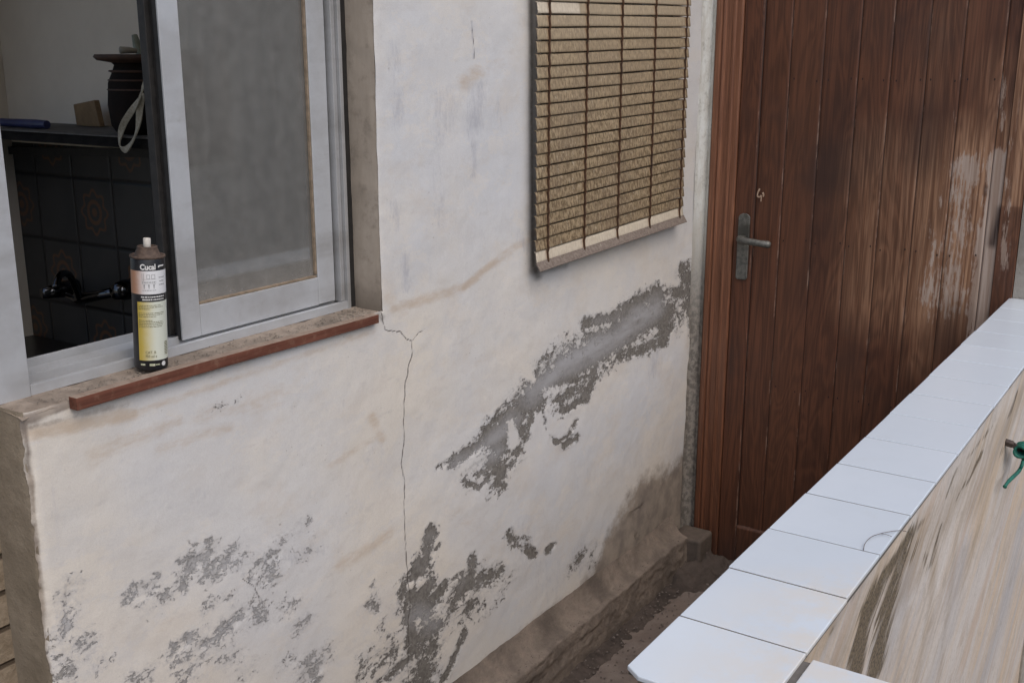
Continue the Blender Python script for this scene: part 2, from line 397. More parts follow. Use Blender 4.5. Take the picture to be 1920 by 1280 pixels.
lav = brush_field(A, B, [(760,60,770,500,60,.8),(900,150,950,420,60,.7),(1080,880,1230,760,70,.9),(1050,1050,1130,1000,50,.8),(960,1150,1000,1180,50,.6),(1080,560,1180,520,30,.5),(860,560,880,700,40,.3),(120,860,130,1000,30,.3),(640,720,700,640,40,.3),(1250,680,1270,850,30,.7),(1320,100,1310,200,20,.3)], wconv)
grime_shade = brush_field(A, B, [(995,-60,999,500,3.5,.8),(1000,512,1060,498,4,.4),(1002,505,1008,518,6,.7),(710,590,716,596,4,.6)], wconv)  # dark halo: shadow of the blind put into the wall colour, with grime
# damp line read off along the foot of the wall
dl = [wconv(*q) for q in [(700,1440),(860,1310),(940,1238),(1000,1175),(1060,1130),(1110,1085),(1140,1000),(1180,935),(1215,890),(1255,880),(1285,850),(1300,800),(1302,700)]]
dx = np.array([p[0] for p in dl]); dz = np.array([p[1] for p in dl])
hh = np.interp(A, dx, dz)
dirt = np.clip(0.55 + (hh - B) / 0.13, 0, 1)
cr = [(716,585),(717,600),(722,620),(752,622),(762,636),(773,640),(774,660),(765,690),(758,730),(756,780),(758,830),(753,870),(759,900),(759,960),(760,1010),(765,1075),(770,1120),(766,1180),(765,1280)]
cr2 = [(773,640),(785,625),(797,617)]
cr3 = [(885,40),(888,75),(890,110)]
cr4 = [(455,1085),(475,1100),(485,1118)]
dirt = np.maximum(dirt, brush_field(A, B, [(25,796,50,787,10,1),(50,787,150,750,9,1),(60,800,240,758,7,.55),(240,735,420,690,5,.4),(50,800,60,880,5,.8),(60,880,76,1050,5,.9),(76,1050,85,1140,5,.8),(85,1140,98,1280,5,.9),(700,590,716,588,4,.6),(1290,760,1306,820,5,.5)], wconv))
crack = np.full_like(A, 1.0)
for path, off in ((cr, 0), (cr2, 0.0006), (cr3, 0.0004), (cr4, 0.0004)):
    pts = [wconv(*q) for q in path]
    # make it wander between the surveyed points
    fine_pts = []
    for (a, b), (c, d) in zip(pts[:-1], pts[1:]):
        n = max(2, int(math.hypot(c - a, d - b) / 0.012))
        for k in range(n): fine_pts.append((a + (c - a) * k / n + rng.uniform(-.0022, .0022), b + (d - b) * k / n))
    fine_pts.append(pts[-1])
    for (a, b), (c, d) in zip(fine_pts[:-1], fine_pts[1:]):
        mm = (A > min(a, c) - .03) & (A < max(a, c) + .03) & (B > min(b, d) - .03) & (B < max(b, d) + .03)
        L = (c - a) ** 2 + (d - b) ** 2 + 1e-12
        t = np.clip(((A[mm] - a) * (c - a) + (B[mm] - b) * (d - b)) / L, 0, 1)
        dd = np.hypot(A[mm] - a - t * (c - a), B[mm] - b - t * (d - b)) + off
        crack[mm] = np.minimum(crack[mm], dd)
def wpos(A, B):
    Y = YW + (vnoise(A, B, 3.0, 3, 3) - .5) * 0.008 + (vnoise(A, B, 22, 4, 3) - .5) * 0.0022
    Y = Y + 0.0012 * (peel > .5)
    X = A.copy()
    tp = np.clip(1 - (SILL - B) / .012, 0, 1) * (B <= SILL + 1e-4) * (A < WX1)
    Y = Y + tp ** 2 * .004
    # worn arrises: left end and window corner
    e = np.clip(1 - (A - XE) / 0.016, 0, 1)
    Y = Y + e ** 2 * (0.006 + 0.012 * vnoise(B * 1.0, A * 0 + .3, 30, 9, 4) ** 2)
    X = X + (A < XE + 1e-4) * (vnoise(B, B * 0, 70, 12, 5) - .5) * 0.008
    w = np.clip(1 - (A - WX1) / 0.006, 0, 1) * (A >= WX1 - 1e-4) * (B > SILL)
    Y = Y + w * (0.003 * vnoise(B, B * 0, 25, 5, 4))
    return X, Y, B.copy()
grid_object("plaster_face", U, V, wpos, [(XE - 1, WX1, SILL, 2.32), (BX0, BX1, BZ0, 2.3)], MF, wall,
            dict(lav=lav, faint=faint, peel=peel, ochre=ochre, blue=blue, film=film, grime_shade=grime_shade, dirt=dirt, crack=crack))
# masonry behind the face
mb = MB()
mb.box(XE + .012, XD - .004, 1.485, 1.66, 0, SILL - .012)
mb.box(WX1 + .006, BX0 - .006, 1.485, 1.66, SILL - .012, 3.0)
mb.box(BX1 + .006, XD - .004, 1.485, 1.66, SILL - .012, 3.0)
mb.box(BX0 - .006, BX1 + .006, 1.485, 1.66, SILL - .012, BZ0 - .006)
mb.box(XE, WX1 + .006, 1.485, 1.66, 2.326, 3.0)
mb.box(BX0 - .006, BX1 + .006, 1.485, 1.66, 2.306, 3.0)
mb.build("masonry", M_OLIVE, wall)
# right reveal of the kitchen window, with a crumbling arris
RU = np.linspace(1.4625, 1.60, 30); RV = np.linspace(SILL - .01, 2.33, 220)
def rpos(A, B):
    return WX1 + .0 + (vnoise(A, B, 18, 21, 4) - .5) * 0.004 + np.clip(1 - (A - 1.4625) / .012, 0, 1) * .003 * vnoise(B, B * 0, 25, 5, 4), A + (A < 1.463) * .002 * vnoise(B, B * 0, 25, 5, 4), B
grid_object("window_reveal", RU, RV, rpos, [], M_REVEAL, wall, {})
# left end of the low wall, rough render
EU = np.linspace(1.466, 1.60, 26); EV = np.linspace(0, SILL + .002, 240)
def epos(A, B):
    e = np.clip(1 - (A - 1.466) / .015, 0, 1)
    return XE + (vnoise(A, B, 14, 31, 4) - .5) * 0.006 + e ** 2 * .010 * vnoise(B, B * 0, 30, 9, 4), A + (A < 1.467) * .01 * vnoise(B, B * 0, 30, 9, 4) ** 2, B
grid_object("end_face", EU, EV, epos, [], M_OLIVE, wall, {})
# sill of trowelled mortar, dusty, rising slightly towards the frame
SU = np.arange(XE - .002, WX1 + .002, .004); SV = np.linspace(1.4625, 1.545, 24)
def spos(A, B):
    z = SILL - .001 + (vnoise(A, B, 30, 41, 4) - .5) * .006 + np.clip((B - 1.515) / .03, 0, 1) ** 2 * .006 * vnoise(A, B, 40, 43, 4)
    e = np.clip(1 - (B - 1.4625) / .012, 0, 1); z = z - e ** 2 * (.002 + .003 * vnoise(A, A * 0, 28, 44, 4))
    e2 = np.clip(1 - (A - XE) / .03, 0, 1); z = z - e2 ** 2 * .006 * vnoise(A, B, 25, 45, 3)
    return A, B, z
grid_object("mortar_sill", SU, SV, spos, [], M_SILL, wall, {})
# crumbling cement plinth along the foot
PU = np.arange(1.2, 3.205, .005); PV = np.linspace(0, 1, 34)
def ppos(A, B):
    n = vnoise(A, B, 9, 51, 4); n2 = vnoise(A, B * .25, 55, 52, 5)
    t = np.clip(B / .42, 0, 1)
    y = np.where(B < .42, 1.463 - t * .063, 1.40 - (B - .42) / .58 * .006)
    z = np.where(B < .42, .124 + .075 * (1 - t) ** 2.4, .124 * (1 - (B - .42) / .58))
    k = np.clip((B - .2) / .25, 0, 1) * np.clip((1.04 - B) / .3, 0, 1)
    return A, y + (n - .5) * .010 * k + (n2 - .5) * .008 * k, z + (n - .5) * .012 * k + (n2 - .5) * .005 * k - (B > .98) * .006
grid_object("plinth", PU, PV, ppos, [], M_BASE, wall, {})
MB().box(3.196, 3.304, 1.350, 1.459, -.002, .120).build("plinth_block", mat_mortar("dark_crumbling_cement", (0.15, 0.12, 0.098), (0.11, 0.09, 0.075), (0.065, 0.054, 0.046)), wall, bevel=.011, seg=3)

# ------------------------------------------------------------------ end wall that holds the door
M_END = mat_mortar("grimy_lime_plaster", (0.42, 0.40, 0.36), (0.33, 0.31, 0.275), (0.25, 0.225, 0.19))
def mat_end():
    m = M("grimy_lime_plaster_strip")
    z = m.sep()[2]; n = m.noise(25, 8, 0.7, m.vec((1, 1.6, .3))); n2 = m.noise(60, 6, .65)
    c = m.mix(m.step(n, .35, .65), (0.66, 0.67, 0.64), (0.50, 0.48, 0.43))
    zz = m.math('ADD', z, m.math('MULTIPLY', m.math('SUBTRACT', n, .5), .5))
    c = m.mix(m.step(zz, .80, 1.30, .9, 0), c, m.mix(m.step(n2, .42, .6), (0.10, 0.085, 0.07), (0.24, 0.21, 0.18)))
    c = m.mix(m.step(n2, .5, .75, 0, .5), c, (0.2, 0.18, 0.15))
    return m.done(c, .95, m.bump(n2, .6, .003), spec=.2)
endw = empty("end_wall", (XD, .9, 0), "plastered end wall around the brown plank door, closing the passage", "wall")
mb = MB()
mb.prism([(3.274, 1.4597), (3.290, 1.4565), (3.318, 1.4400), (XD - .026, 1.4265), (XD + .14, 1.4265), (XD + .14, 1.4597)], 'z', 0, 3.0)
mb.build("plaster_strip", mat_end(), endw)
mb = MB()
mb.box(XD, XD + .14, .345, .492, -.7, 3.0)
mb.box(XD, XD + .14, .494, 1.4255, 2.14, 3.0)
mb.build("plaster_wall", M_END, endw)
MB().box(XD + .14, XD + .16, .35, 1.6, -.7, 3.0).build("masonry", M_OLIVE, endw)

# ------------------------------------------------------------------ door
DY0, DY1 = 0.549, 1.337          # leaf
grooves = [onx(q, 0, XD).y for q in (1438, 1490, 1553, 1620, 1682, 1750, 1817)] + [0.583]
door = empty("plank_door", (XD, .94, 0), "tall weathered brown plank door with lever handle, bleached varnish and painted sheen at right", "door")
def mat_door(leaf=True):
    m = M("weathered_brown_wood" if leaf else "dark_brown_moulding")
    if leaf:
        pl, worn_sheen, warm_sheen, gv, scr = [m.attr(k) for k in ("plank", "worn_sheen", "warm_sheen", "groove", "dark")]
    comb = m.node("ShaderNodeCombineXYZ"); s = m.sep()
    yy = m.math('ADD', s[1], m.math('MULTIPLY', pl, 3.7)) if leaf else s[1]
    xx = m.math('MULTIPLY', pl, 9.0) if leaf else s[0]
    m.put(comb.inputs[0], xx); m.put(comb.inputs[1], yy); m.put(comb.inputs[2], s[2])
    v = comb.outputs[0]
    g1 = m.noise(1.0, 6, .6, m.vec((1, 90, 2.2), src=v), 1.2)
    g2 = m.noise(1.0, 5, .65, m.vec((1, 260, 6), src=v), .6)
    g3 = m.noise(1.0, 3, .5, m.vec((1, 9, 1.1), src=v), 0.8)
    rings = m.math('SINE', m.math('MULTIPLY', g3, 95))
    gr = m.math('ADD', m.math('MULTIPLY', g1, .55), m.math('ADD', m.math('MULTIPLY', g2, .35), m.math('MULTIPLY', rings, .06)))
    c = m.mix(m.step(gr, .3, .62), (0.056, 0.0200, 0.0100), (0.130, 0.047, 0.0225))
    big = m.noise(2.4, 5, .6)
    c = m.mix(m.step(big, .5, .72, 0, .7), c, (0.040, 0.020, 0.0155))
    if leaf:
        hue = m.math('FRACT', m.math('MULTIPLY', pl, 7.31))
        c = m.mix(m.math('MULTIPLY', hue, .22), c, (0.155, 0.066, 0.033))
        # sheen of the bright outdoors put into the colour, on bleached varnish
        wf = m.math('MULTIPLY', warm_sheen, m.step(gr, .33, .6, .45, 1), clamp=True)
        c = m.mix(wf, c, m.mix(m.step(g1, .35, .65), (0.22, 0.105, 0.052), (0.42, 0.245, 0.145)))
        wn_ = m.math('ADD', worn_sheen, m.math('MULTIPLY', m.math('SUBTRACT', m.math('ADD', m.math('MULTIPLY', m.noise(1, 7, .7, m.vec((1, 120, 14), src=v)), .6), m.math('MULTIPLY', m.noise(9, 5, .6), .4)), .5), 2.8))
        c = m.mix(m.math('MULTIPLY', m.step(wn_, .42, .62), m.step(worn_sheen, .03, .2, 0, .92)), c, m.mix(m.step(g1, .35, .65), (0.33, 0.24, 0.185), (0.47, 0.38, 0.32)))
        c = m.mix(m.math('MULTIPLY', scr, m.step(g2, .25, .6, .6, 1), clamp=True), c, (0.030, 0.014, 0.011))
        # chipped pale arrises beside the grooves, dark line inside
        ch = m.math('MULTIPLY', m.step(gv, .0032, .0050, 1, 0), m.step(m.noise(1, 5, .7, m.vec((1, 30, 9), src=v)), .52, .66))
        c = m.mix(m.math('MULTIPLY', ch, .55), c, (0.33, 0.22, 0.165))
        c = m.mix(m.step(gv, .0004, .0015, .8, 0), c, (0.016, 0.008, 0.006))
        rough = m.math('ADD', .42, m.math('MULTIPLY', g2, .2))
        rough = m.math('ADD', rough, m.math('MULTIPLY', worn_sheen, .25))
    else:
        rough = .5
        c = m.mix(m.step(s[2], -.2, 1.5, .2, .85), c, m.mix(m.step(g2, .35, .65), (0.15, 0.060, 0.031), (0.27, 0.118, 0.062)))
    c = m.mix(m.step(m.math('ADD', s[2], m.math('MULTIPLY', g3, .2)), .02, .30, .55, 0), c, (0.05, 0.037, 0.030))
    return m.done(c, rough, m.bump(m.math('ADD', g1, m.math('MULTIPLY', g2, .6)), .35, .0012), spec=.45)
# leaf: fine sheet with true V-grooves; left stile and bottom rail stand proud
gy = [g for g in grooves]
extra = []
for g in gy: extra += [g - .006, g - .003, g - .0012, g, g + .0012, g + .003, g + .006]
DU = gaps(DY0, DY1, .005, []) 
DU = np.unique(np.round(np.concatenate([[u for u in DU if min(abs(u - g) for g in gy) > .008], extra]), 6))
DV = np.concatenate([np.arange(.012, 1.96, .006), [1.99, 2.02, 2.05, 2.08]])
DV = np.unique(np.round(np.concatenate([[v for v in DV if abs(v - .148) > .006], [.142, .146, .149, .154]]), 5))
dA, dB = np.meshgrid(DU, DV, indexing='ij')
rail = (dB < .1475)
gd = np.full_like(dA, 1.0)
stile_g = gy[0]
for g in gy:
    d = np.abs(dA - g)
    if g != stile_g: d = np.where(rail & (dA < stile_g), 1.0, d)
    gd = np.minimum(gd, d)
gd = np.where(dA < stile_g, np.minimum(gd, np.abs(dB - .1475)), gd)
plank = np.zeros_like(dA)
edges = sorted(gy)
for i, e in enumerate(edges): plank += (dA > e)
plank = np.where(rail & (dA < stile_g), 11, plank)
stile = (dA > stile_g) | rail
def dpos(A, B):
    x = XD - .004 - np.where(stile, .007, 0) - .0012 * (np.modf(plank * 3.77)[0] - .5)
    x = x + .0032 * np.clip(1 - gd / .0036, 0, 1) + (vnoise(A * 6, B * .8, 3, 61, 3) - .5) * .0012
    return x, A, B
def dconv(px, py): p = onx(px, py, XD); return p.y, p.z
worn_sheen = brush_field(dA, dB, [(1815,310,1785,570,34,.55),(1760,380,1735,560,16,.42),(1874,300,1856,440,18,.95),(1852,440,1832,640,20,1),(1822,300,1800,480,12,.6),(1760,500,1745,590,14,.4),(1886,300,1876,440,10,.7),(1690,520,1682,560,8,.3),
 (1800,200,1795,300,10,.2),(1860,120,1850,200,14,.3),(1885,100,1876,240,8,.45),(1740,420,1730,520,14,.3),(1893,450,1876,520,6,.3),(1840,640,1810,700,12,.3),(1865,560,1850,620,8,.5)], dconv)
warm_sheen = brush_field(dA, dB, [(1760,320,1725,570,60,.8),(1650,300,1630,560,50,.5),(1830,290,1795,570,50,1),(1890,240,1880,560,30,.9),(1700,290,1850,265,14,.45),(1870,120,1860,260,30,.35),(1600,330,1585,560,24,.2),(1780,40,1740,180,40,.15),(1780,560,1720,680,24,.4)], dconv)  # outdoor sheen across the planks, painted in as warmer wood
dark = brush_field(dA, dB, [(1878,395,1862,455,8,.95),(1868,570,1858,592,6,.7),(1580,200,1560,330,30,.5),(1740,220,1730,290,34,.55),(1640,250,1630,290,26,.3),(1790,590,1770,640,24,.5),(1850,350,1848,365,3,.7),(1540,450,1500,560,26,.3),(1853,620,1848,640,6,.6)], dconv)
leaf = grid_object("door_leaf", DU, DV, dpos, [], mat_door(True), door, dict(plank=plank / 12.0 + .03, worn_sheen=worn_sheen, warm_sheen=warm_sheen, groove=gd, dark=dark))
MB().box(XD + .004, XD + .030, DY0, DY1, .012, 2.08).build("leaf_core", mat_door(False), door)
# nails in rows
mb = MB()
for (z0) in (1.639, 1.147, .66):
    for i in range(len(edges) - 1):
        if i == len(edges) - 2: continue
        a, b = edges[i], edges[i + 1]
        for y in (a + .016, b - .016):
            y += rng.uniform(-.003, .003); zz = z0 + rng.uniform(-.006, .006)
            mb.lathe([(0, 0), (.0022, 0)], (0, 0, 0), 8)
            n = 9 * 0 + 16
            vs = mb.v[-16:]; mb.v[-16:] = [(XD - .0062 , y + p[0] * .9, zz + p[1] * 1.6) for p in vs]
mb.build("nail_heads", speckled("rusted_nail", (.012, .008, .007), (.03, .016, .012), 300, .7), door)
# frame with mouldings, left, right and head
Mfr = mat_door(False)
def frame_profile(y_in, y_out):
    s = 1 if y_out > y_in else -1
    w = abs(y_out - y_in)
    p = [(XD + .02, y_in + s * .0015), (XD - .016, y_in + s * .0015), (XD - .020, y_in + s * .006), (XD - .020, y_in + s * w * .26), (XD - .0245, y_in + s * w * .30), (XD - .0245, y_in + s * w * .36),
         (XD - .021, y_in + s * w * .39), (XD - .021, y_in + s * w * .60), (XD - .0265, y_in + s * w * .64), (XD - .028, y_in + s * w * .70), (XD - .023, y_in + s * w * .75), (XD - .029, y_in + s * w * .80), (XD - .029, y_in + s * w * .96), (XD - .026, y_out), (XD + .02, y_out)]
    return p
MB().prism(frame_profile(DY1 + .001, 1.4255), 'z', .0, 2.139).build("door_frame", Mfr, door, bevel=.001)
JU = np.linspace(.4945, DY0 - .003, 16); jA, jB = np.meshgrid(JU, DV, indexing='ij')
jw = brush_field(jA, jB, [(1893,330,1880,520,8,.45),(1900,200,1893,330,10,.3)], dconv); jm = np.where(jB > 1.30, .9, .25) * np.clip((jB - 1.12) / .2, .15, 1)
jd = np.clip((1.22 - jB) / .12, 0, 1) * .2
jg = np.minimum(np.abs(jA - .530), np.abs(jA - .512)) + .0012
grid_object("door_frame", JU, DV, lambda A, B: (XD - .010 + .002 * np.clip(1 - jg / .004, 0, 1), A, B), [], leaf.data.materials[0], door, dict(plank=jA * 0 + 1.33, worn_sheen=jw, warm_sheen=jm, groove=jg, dark=jd))
MB().box(XD - .008, XD + .02, .4942, DY0 - .002, 0, 2.139).build("door_frame", Mfr, door)
MB().box(XD - .02, XD + .02, DY0, DY1 + .001, 2.084, 2.139).build("door_frame", Mfr, door, bevel=.003)
# handle: long plate with beaded border, lever
Mmet = speckled("tarnished_bronze", (.105, .108, .098), (.19, .185, .165), 90, .5, .4, .0006, (.07, .068, .058), metal=.45)
pc = onx(1395, 400, XD - .014); pb = onx(1393, 524, XD - .014)
py_, pz0, pz1 = 1.303, pb.z, pc.z
xs = XD - .0115
out = [(py_ - .0195, pz0 + .006), (py_ - .0195, pz1 - .012), (py_ - .014, pz1 - .004), (py_ - .006, pz1), (py_ + .006, pz1), (py_ + .014, pz1 - .004), (py_ + .0195, pz1 - .012), (py_ + .0195, pz0 + .006), (py_ + .014, pz0), (py_ - .014, pz0)]
mb = MB(); mb.prism(out, 'x', xs, xs - .006); plate = mb.build("handle_plate", Mmet, door, bevel=.0015)
mb = MB()
for s in (-1, 1):
    z = pz0 + .012
    while z < pz1 - .012:
        mb.lathe([(0, .0016), (.0012, .0012), (.0018, 0)], (py_ + s * .0165, z, 0), 8); n = 24
        vs = mb.v[-24:]; mb.v[-24:] = [(xs - .006 - p[2], p[0], p[1]) for p in vs]; z += .0062
mb.build("beading", Mmet, plate, smooth=True)
zl = onx(1400, 452, XD - .05).z; zn = zl + .004
mb = MB(); ptsl = [(xs - .004, py_, zn - .004), (xs - .020, py_, zn - .002), (xs - .038, py_ - .001, zn), (xs - .046, py_ - .008, zn - .001), (xs - .049, py_ - .03, zn - .003), (xs - .048, py_ - .07, zn - .006), (xs - .045, py_ - .100, zn - .008), (xs - .0445, py_ - .106, zn - .009)]
mb.tube(ptsl, [.013, .0115, .0115, .0125, .0110, .0105, .0115, .008], 14)
mb.build("lever", Mmet, plate, smooth=True)
# pale scratched mark above the handle, shaped like a loose figure four
Msc = speckled("bare_scratched_wood", (.50, .36, .26), (.40, .27, .19), 200, .9)
mb = MB()
def flat_stroke(mb, pts, w):
    P = [onx(a, b, XD - .0125) for a, b in pts]
    for i in range(len(P) - 1):
        d = (P[i + 1] - P[i]); nrm = Vector((0, -d.z, d.y)).normalized() * w * .5 * (1 if i % 2 else 1.3)
        a, b, c, e = P[i] + nrm, P[i] - nrm, P[i + 1] - nrm * .8, P[i + 1] + nrm * .8
        o = Vector((.0012, 0, 0))
        mb.add([a, b, c, e, a + o, b + o, c + o, e + o], [(0, 1, 2, 3), (7, 6, 5, 4), (0, 4, 5, 1), (1, 5, 6, 2), (2, 6, 7, 3), (3, 7, 4, 0)])
flat_stroke(mb, [(1424.5, 354), (1421, 361), (1419.5, 368), (1424, 370), (1427, 366)], .0040)
flat_stroke(mb, [(1430, 361), (1432, 366), (1430.5, 369)], .0045)
flat_stroke(mb, [(1427.5, 366), (1427, 373), (1426.5, 378)], .0034)
mb.build("scratched_mark", Msc, door)

# ------------------------------------------------------------------ tiled parapet, two runs
def mat_tile():
    m = M("white_glazed_tile")
    n = m.noise(6, 5, .6); n2 = m.noise(160, 3, .6)
    c = m.mix(m.step(n, .4, .7), (.64, .70, .76), (.61, .67, .73))
    c = m.mix(m.step(n2, .70, .78, 0, .35), c, (.5, .47, .43))
    c = m.mix(m.math('MULTIPLY', m.attr('tone'), .5), c, (.53, .585, .635))
    c = m.mix(m.step(m.noise(22, 8, .75), .56, .74, 0, .16), c, (.50, .50, .48))
    yel = m.attr("edge")
    c = m.mix(m.math('MULTIPLY', yel, m.step(m.noise(14, 6, .7), .35, .62), clamp=True), c, (.72, .60, .44))
    return m.done(c, m.step(n, .3, .7, .16, .26), m.bump(m.noise(5, 3), .25, .004), spec=.5)
MT = mat_tile()
M_GROUT = mat_mortar("old_grout", (.17, .155, .14), (.13, .118, .105), (.09, .08, .07))
def mat_streak():
    m = M("streaked_cream_render")
    dk, cr_ = m.attr("dark"), m.attr("cool")
    # old trowel and rain streaks running obliquely down the face
    v = m.vec((1, 1, 1), (0, math.radians(34), 0))
    u1 = m.noise(1, 7, .62, m.vec((2.2, 1, 24), src=v), .5); u2 = m.noise(1, 6, .65, m.vec((5, 1, 75), src=v), .4); u3 = m.noise(1, 4, .5, m.vec((1.6, 1, 9), src=v), .3)
    c = m.mix(m.step(u3, .38, .62), (.63, .515, .395), (.64, .60, .56))
    c = m.mix(m.step(u1, .45, .68, 0, .75), c, (.50, .50, .52))
    c = m.mix(m.step(u2, .5, .7, 0, .55), c, (.44, .37, .29))
    c = m.mix(m.step(u1, .28, .42, .7, 0), c, (.70, .66, .61))
    c = m.mix(m.step(m.math('MULTIPLY', u1, u3), .30, .40, 0, .55), c, (.60, .45, .32))
    tan = m.math('MULTIPLY', m.attr("tan"), m.step(m.math('ADD', m.math('MULTIPLY', u2, .6), m.math('MULTIPLY', u1, .4)), .36, .58, .35, 1.0), clamp=True)
    c = m.mix(tan, c, (.34, .255, .165))
    c = m.mix(m.math('MULTIPLY', cr_, m.step(u2, .3, .65, .5, 1), clamp=True), c, (.40, .41, .44))
    dd = m.math('ADD', dk, m.math('MULTIPLY', m.math('SUBTRACT', u2, .5), 2.2))
    c = m.mix(m.math('MULTIPLY', m.step(dd, .28, .78, 0, .95), m.step(dk, .03, .3)), c, m.mix(m.step(m.noise(220, 4), .4, .6), (.075, .058, .042), (.19, .15, .095)))
    gt = m.noise(150, 6, .75)
    c = m.mix(m.step(gt, .42, .72, 0, .28), c, (.27, .22, .17)); c = m.mix(m.step(m.noise(14, 8, .75), .56, .60, 0, .3), c, (.36, .32, .27))
    return m.done(c, .9, m.bump(m.math('ADD', u1, m.math('MULTIPLY', gt, .8)), .5, .003), spec=.25)
MS = mat_streak()
par = empty("tiled_parapet", (2.1, .42, 0), "long parapet topped with white glazed tiles, streaked cream outer face, running up to the door", "parapet")
FU = np.arange(1.115, 4.4, .012); FV = np.concatenate([np.linspace(-.7, .3, 30), np.linspace(.31, ZP - .012, 150)])
fA, fB = np.meshgrid(FU, FV, indexing='ij')
def fconv(px, py): p = ony(px, py, YP0 + .01); return p.x, p.z
fdark = brush_field(fA, fB, [(1702,1008,1650,1090,15,1),(1650,1090,1612,1200,15,1),(1630,1130,1600,1275,13,1),(1690,1045,1660,1140,13,1),(1668,1120,1640,1260,14,.95),(1735,975,1700,1010,6,.6),(1600,1120,1560,1180,5,.5),(1860,800,1820,850,4,.5),(1765,985,1745,1060,4,.75),(1735,1040,1740,1070,4,.5),
 (1840,850,1815,905,4,.7),(1810,905,1795,935,3,.6),(1720,1020,1712,1040,10,.55),(1905,740,1890,780,4,.6),(1795,880,1775,930,4,.5),(1882,840,1880,850,4,.4),(1712,985,1680,1035,6,.7)], fconv)
fcool = brush_field(fA, fB, [(1900,1080,1840,1280,16,.6),(1700,1080,1665,1260,14,.4),(1800,1040,1785,1180,12,.35),(1780,1160,1745,1280,10,.35),(1915,980,1900,1060,12,.5)], fconv)
ftan = brush_field(fA, fB, [(1560,1170,1510,1240,18,.5),(1640,1090,1570,1240,26,.45),(1720,1010,1690,1110,22,.75),(1750,1000,1720,1080,14,.5),(1840,850,1780,960,26,.6),(1890,790,1830,930,20,.5),(1915,740,1890,800,14,.6),(1760,980,1740,1180,5,.6),(1800,960,1760,1280,4,.4),(1860,900,1800,1100,6,.4),(1700,1150,1680,1280,6,.35),(1900,880,1860,1000,10,.35),(1740,1160,1715,1280,5,.5)], fconv)
grid_object("outer_face", FU, FV, lambda A, B: (A, YP0 + .010 + (vnoise(A, B, 8, 71, 4) - .5) * .006, B), [], MS, par, dict(dark=fdark, cool=fcool, tan=ftan))
mb = MB(); mb.box(1.0, XD - .001, .36, YP1 - .010, 0, ZP - .012); mb.box(1.13, 4.4, .36, .42, -.7, -.002); mb.box(XD + .17, 4.4, .36, .42, 0, ZP)
mb.build("body", M_OLIVE, par)
# grout bed under the coping
MB().box(.992, XD - .001, YP0 + .002, YP1 - .002, ZP - .0118, ZP - .0012).build("grout_bed", M_GROUT, par)
def rounded_tile(mb, outline, z0, z1):
    mb.prism(outline, 'z', z0, z1)
xt = [.975, 1.128, 1.285, 1.436, 1.597, 1.754, 1.913, 2.077, 2.232, 2.390, 2.548, 2.706, 2.864, 3.022, 3.180, XD - .0015]
mb = MB()
for i in range(len(xt) - 1):
    a, b = xt[i] + .0016, xt[i + 1] - .0016
    j = lambda s=.0009: random.Random(i * 7 + 1).uniform(-s, s)
    y0, y1 = YP0 + j(), YP1 + j(.0012); z1 = ZP + random.Random(i).uniform(-.00025, .00025)
    if i == 0: rounded_tile(mb, [(a, y0), (b, y0), (b, y1), (a + .014, y1), (a, y1 - .020)], ZP - .0062, z1)
    else: rounded_tile(mb, [(a, y0), (b, y0), (b, y1), (a, y1)], ZP - .0062, z1)
def tile_attr(o, fn):
    me = o.data; nt = [random.Random(v.index // 8 + 3).random() for v in me.vertices]; a = me.attributes.new('tone', 'FLOAT', 'POINT'); a.data.foreach_set('value', nt); a = me.attributes.new("edge", 'FLOAT', 'POINT'); a.data.foreach_set("value", [fn(v.co) for v in me.vertices])
o = mb.build("coping_tiles", MT, par, bevel=.0014)
tile_attr(o, lambda c: (0.45 if c.y < .4 and c.x < 1.30 else 0.0))
# second run, square to the first, passing in front of the camera
par2 = empty("tiled_parapet", (1.04, -.3, 0), "short tiled parapet meeting the long one at the bottom edge, one white tile showing", "parapet")
YS = YP0 - .010
mb = MB(); mb.box(.99, 1.112, -1.6, YS - .006, -.7, ZP - .015); mb.build("body", M_OLIVE, par2)
MB().box(.985, 1.116, -1.6, YP0 - .0004, ZP - .0146, ZP - .0045).build("grout_bed", M_GROUT, par2)
mb = MB(); y = YS
while y > -1.5:
    mb.prism([(.975, y - .150), (1.122, y - .150), (1.122, y), (.975, y)], 'z', ZP - .009, ZP - .002); y -= .1525
o = mb.build("coping_tiles", MT, par2, bevel=.0016)
tile_attr(o, lambda c: (0.45 if c.x > 1.05 else 0.1))
# a long curled hair lying on the tiles
def smooth_path(P, n=6):
    P = [Vector(p) for p in P]; out = []
    for i in range(len(P) - 1):
        p0, p1, p2, p3 = P[max(i - 1, 0)], P[i], P[i + 1], P[min(i + 2, len(P) - 1)]
        for k in range(n):
            t = k / n
            out.append(.5 * ((2 * p1) + (p2 - p0) * t + (2 * p0 - 5 * p1 + 4 * p2 - p3) * t * t + (3 * p1 - p0 - 3 * p2 + p3) * t ** 3))
    return out + [P[-1]]
mh = speckled("dark_hair", (.10, .08, .07), (.16, .13, .11), 100, .6)
mb = MB()
mb.tube(smooth_path([onz(a, b, ZP + .0012 + c) for a, b, c in [(1619, 1032, 0), (1622, 1018, .002), (1634, 1006, .003), (1650, 1000, .003), (1668, 996, .002), (1688, 994, .001), (1700, 996, 0)]]), .0005, 6)
mb.tube(smooth_path([onz(a, b, ZP + .0030) for a, b in [(1650, 1000), (1660, 1001), (1672, 1005)]]), .0004, 6)
tag(mb.build("curled_hair", mh), "thin dark curled hair lying across a joint of the white parapet tiles", "hair")

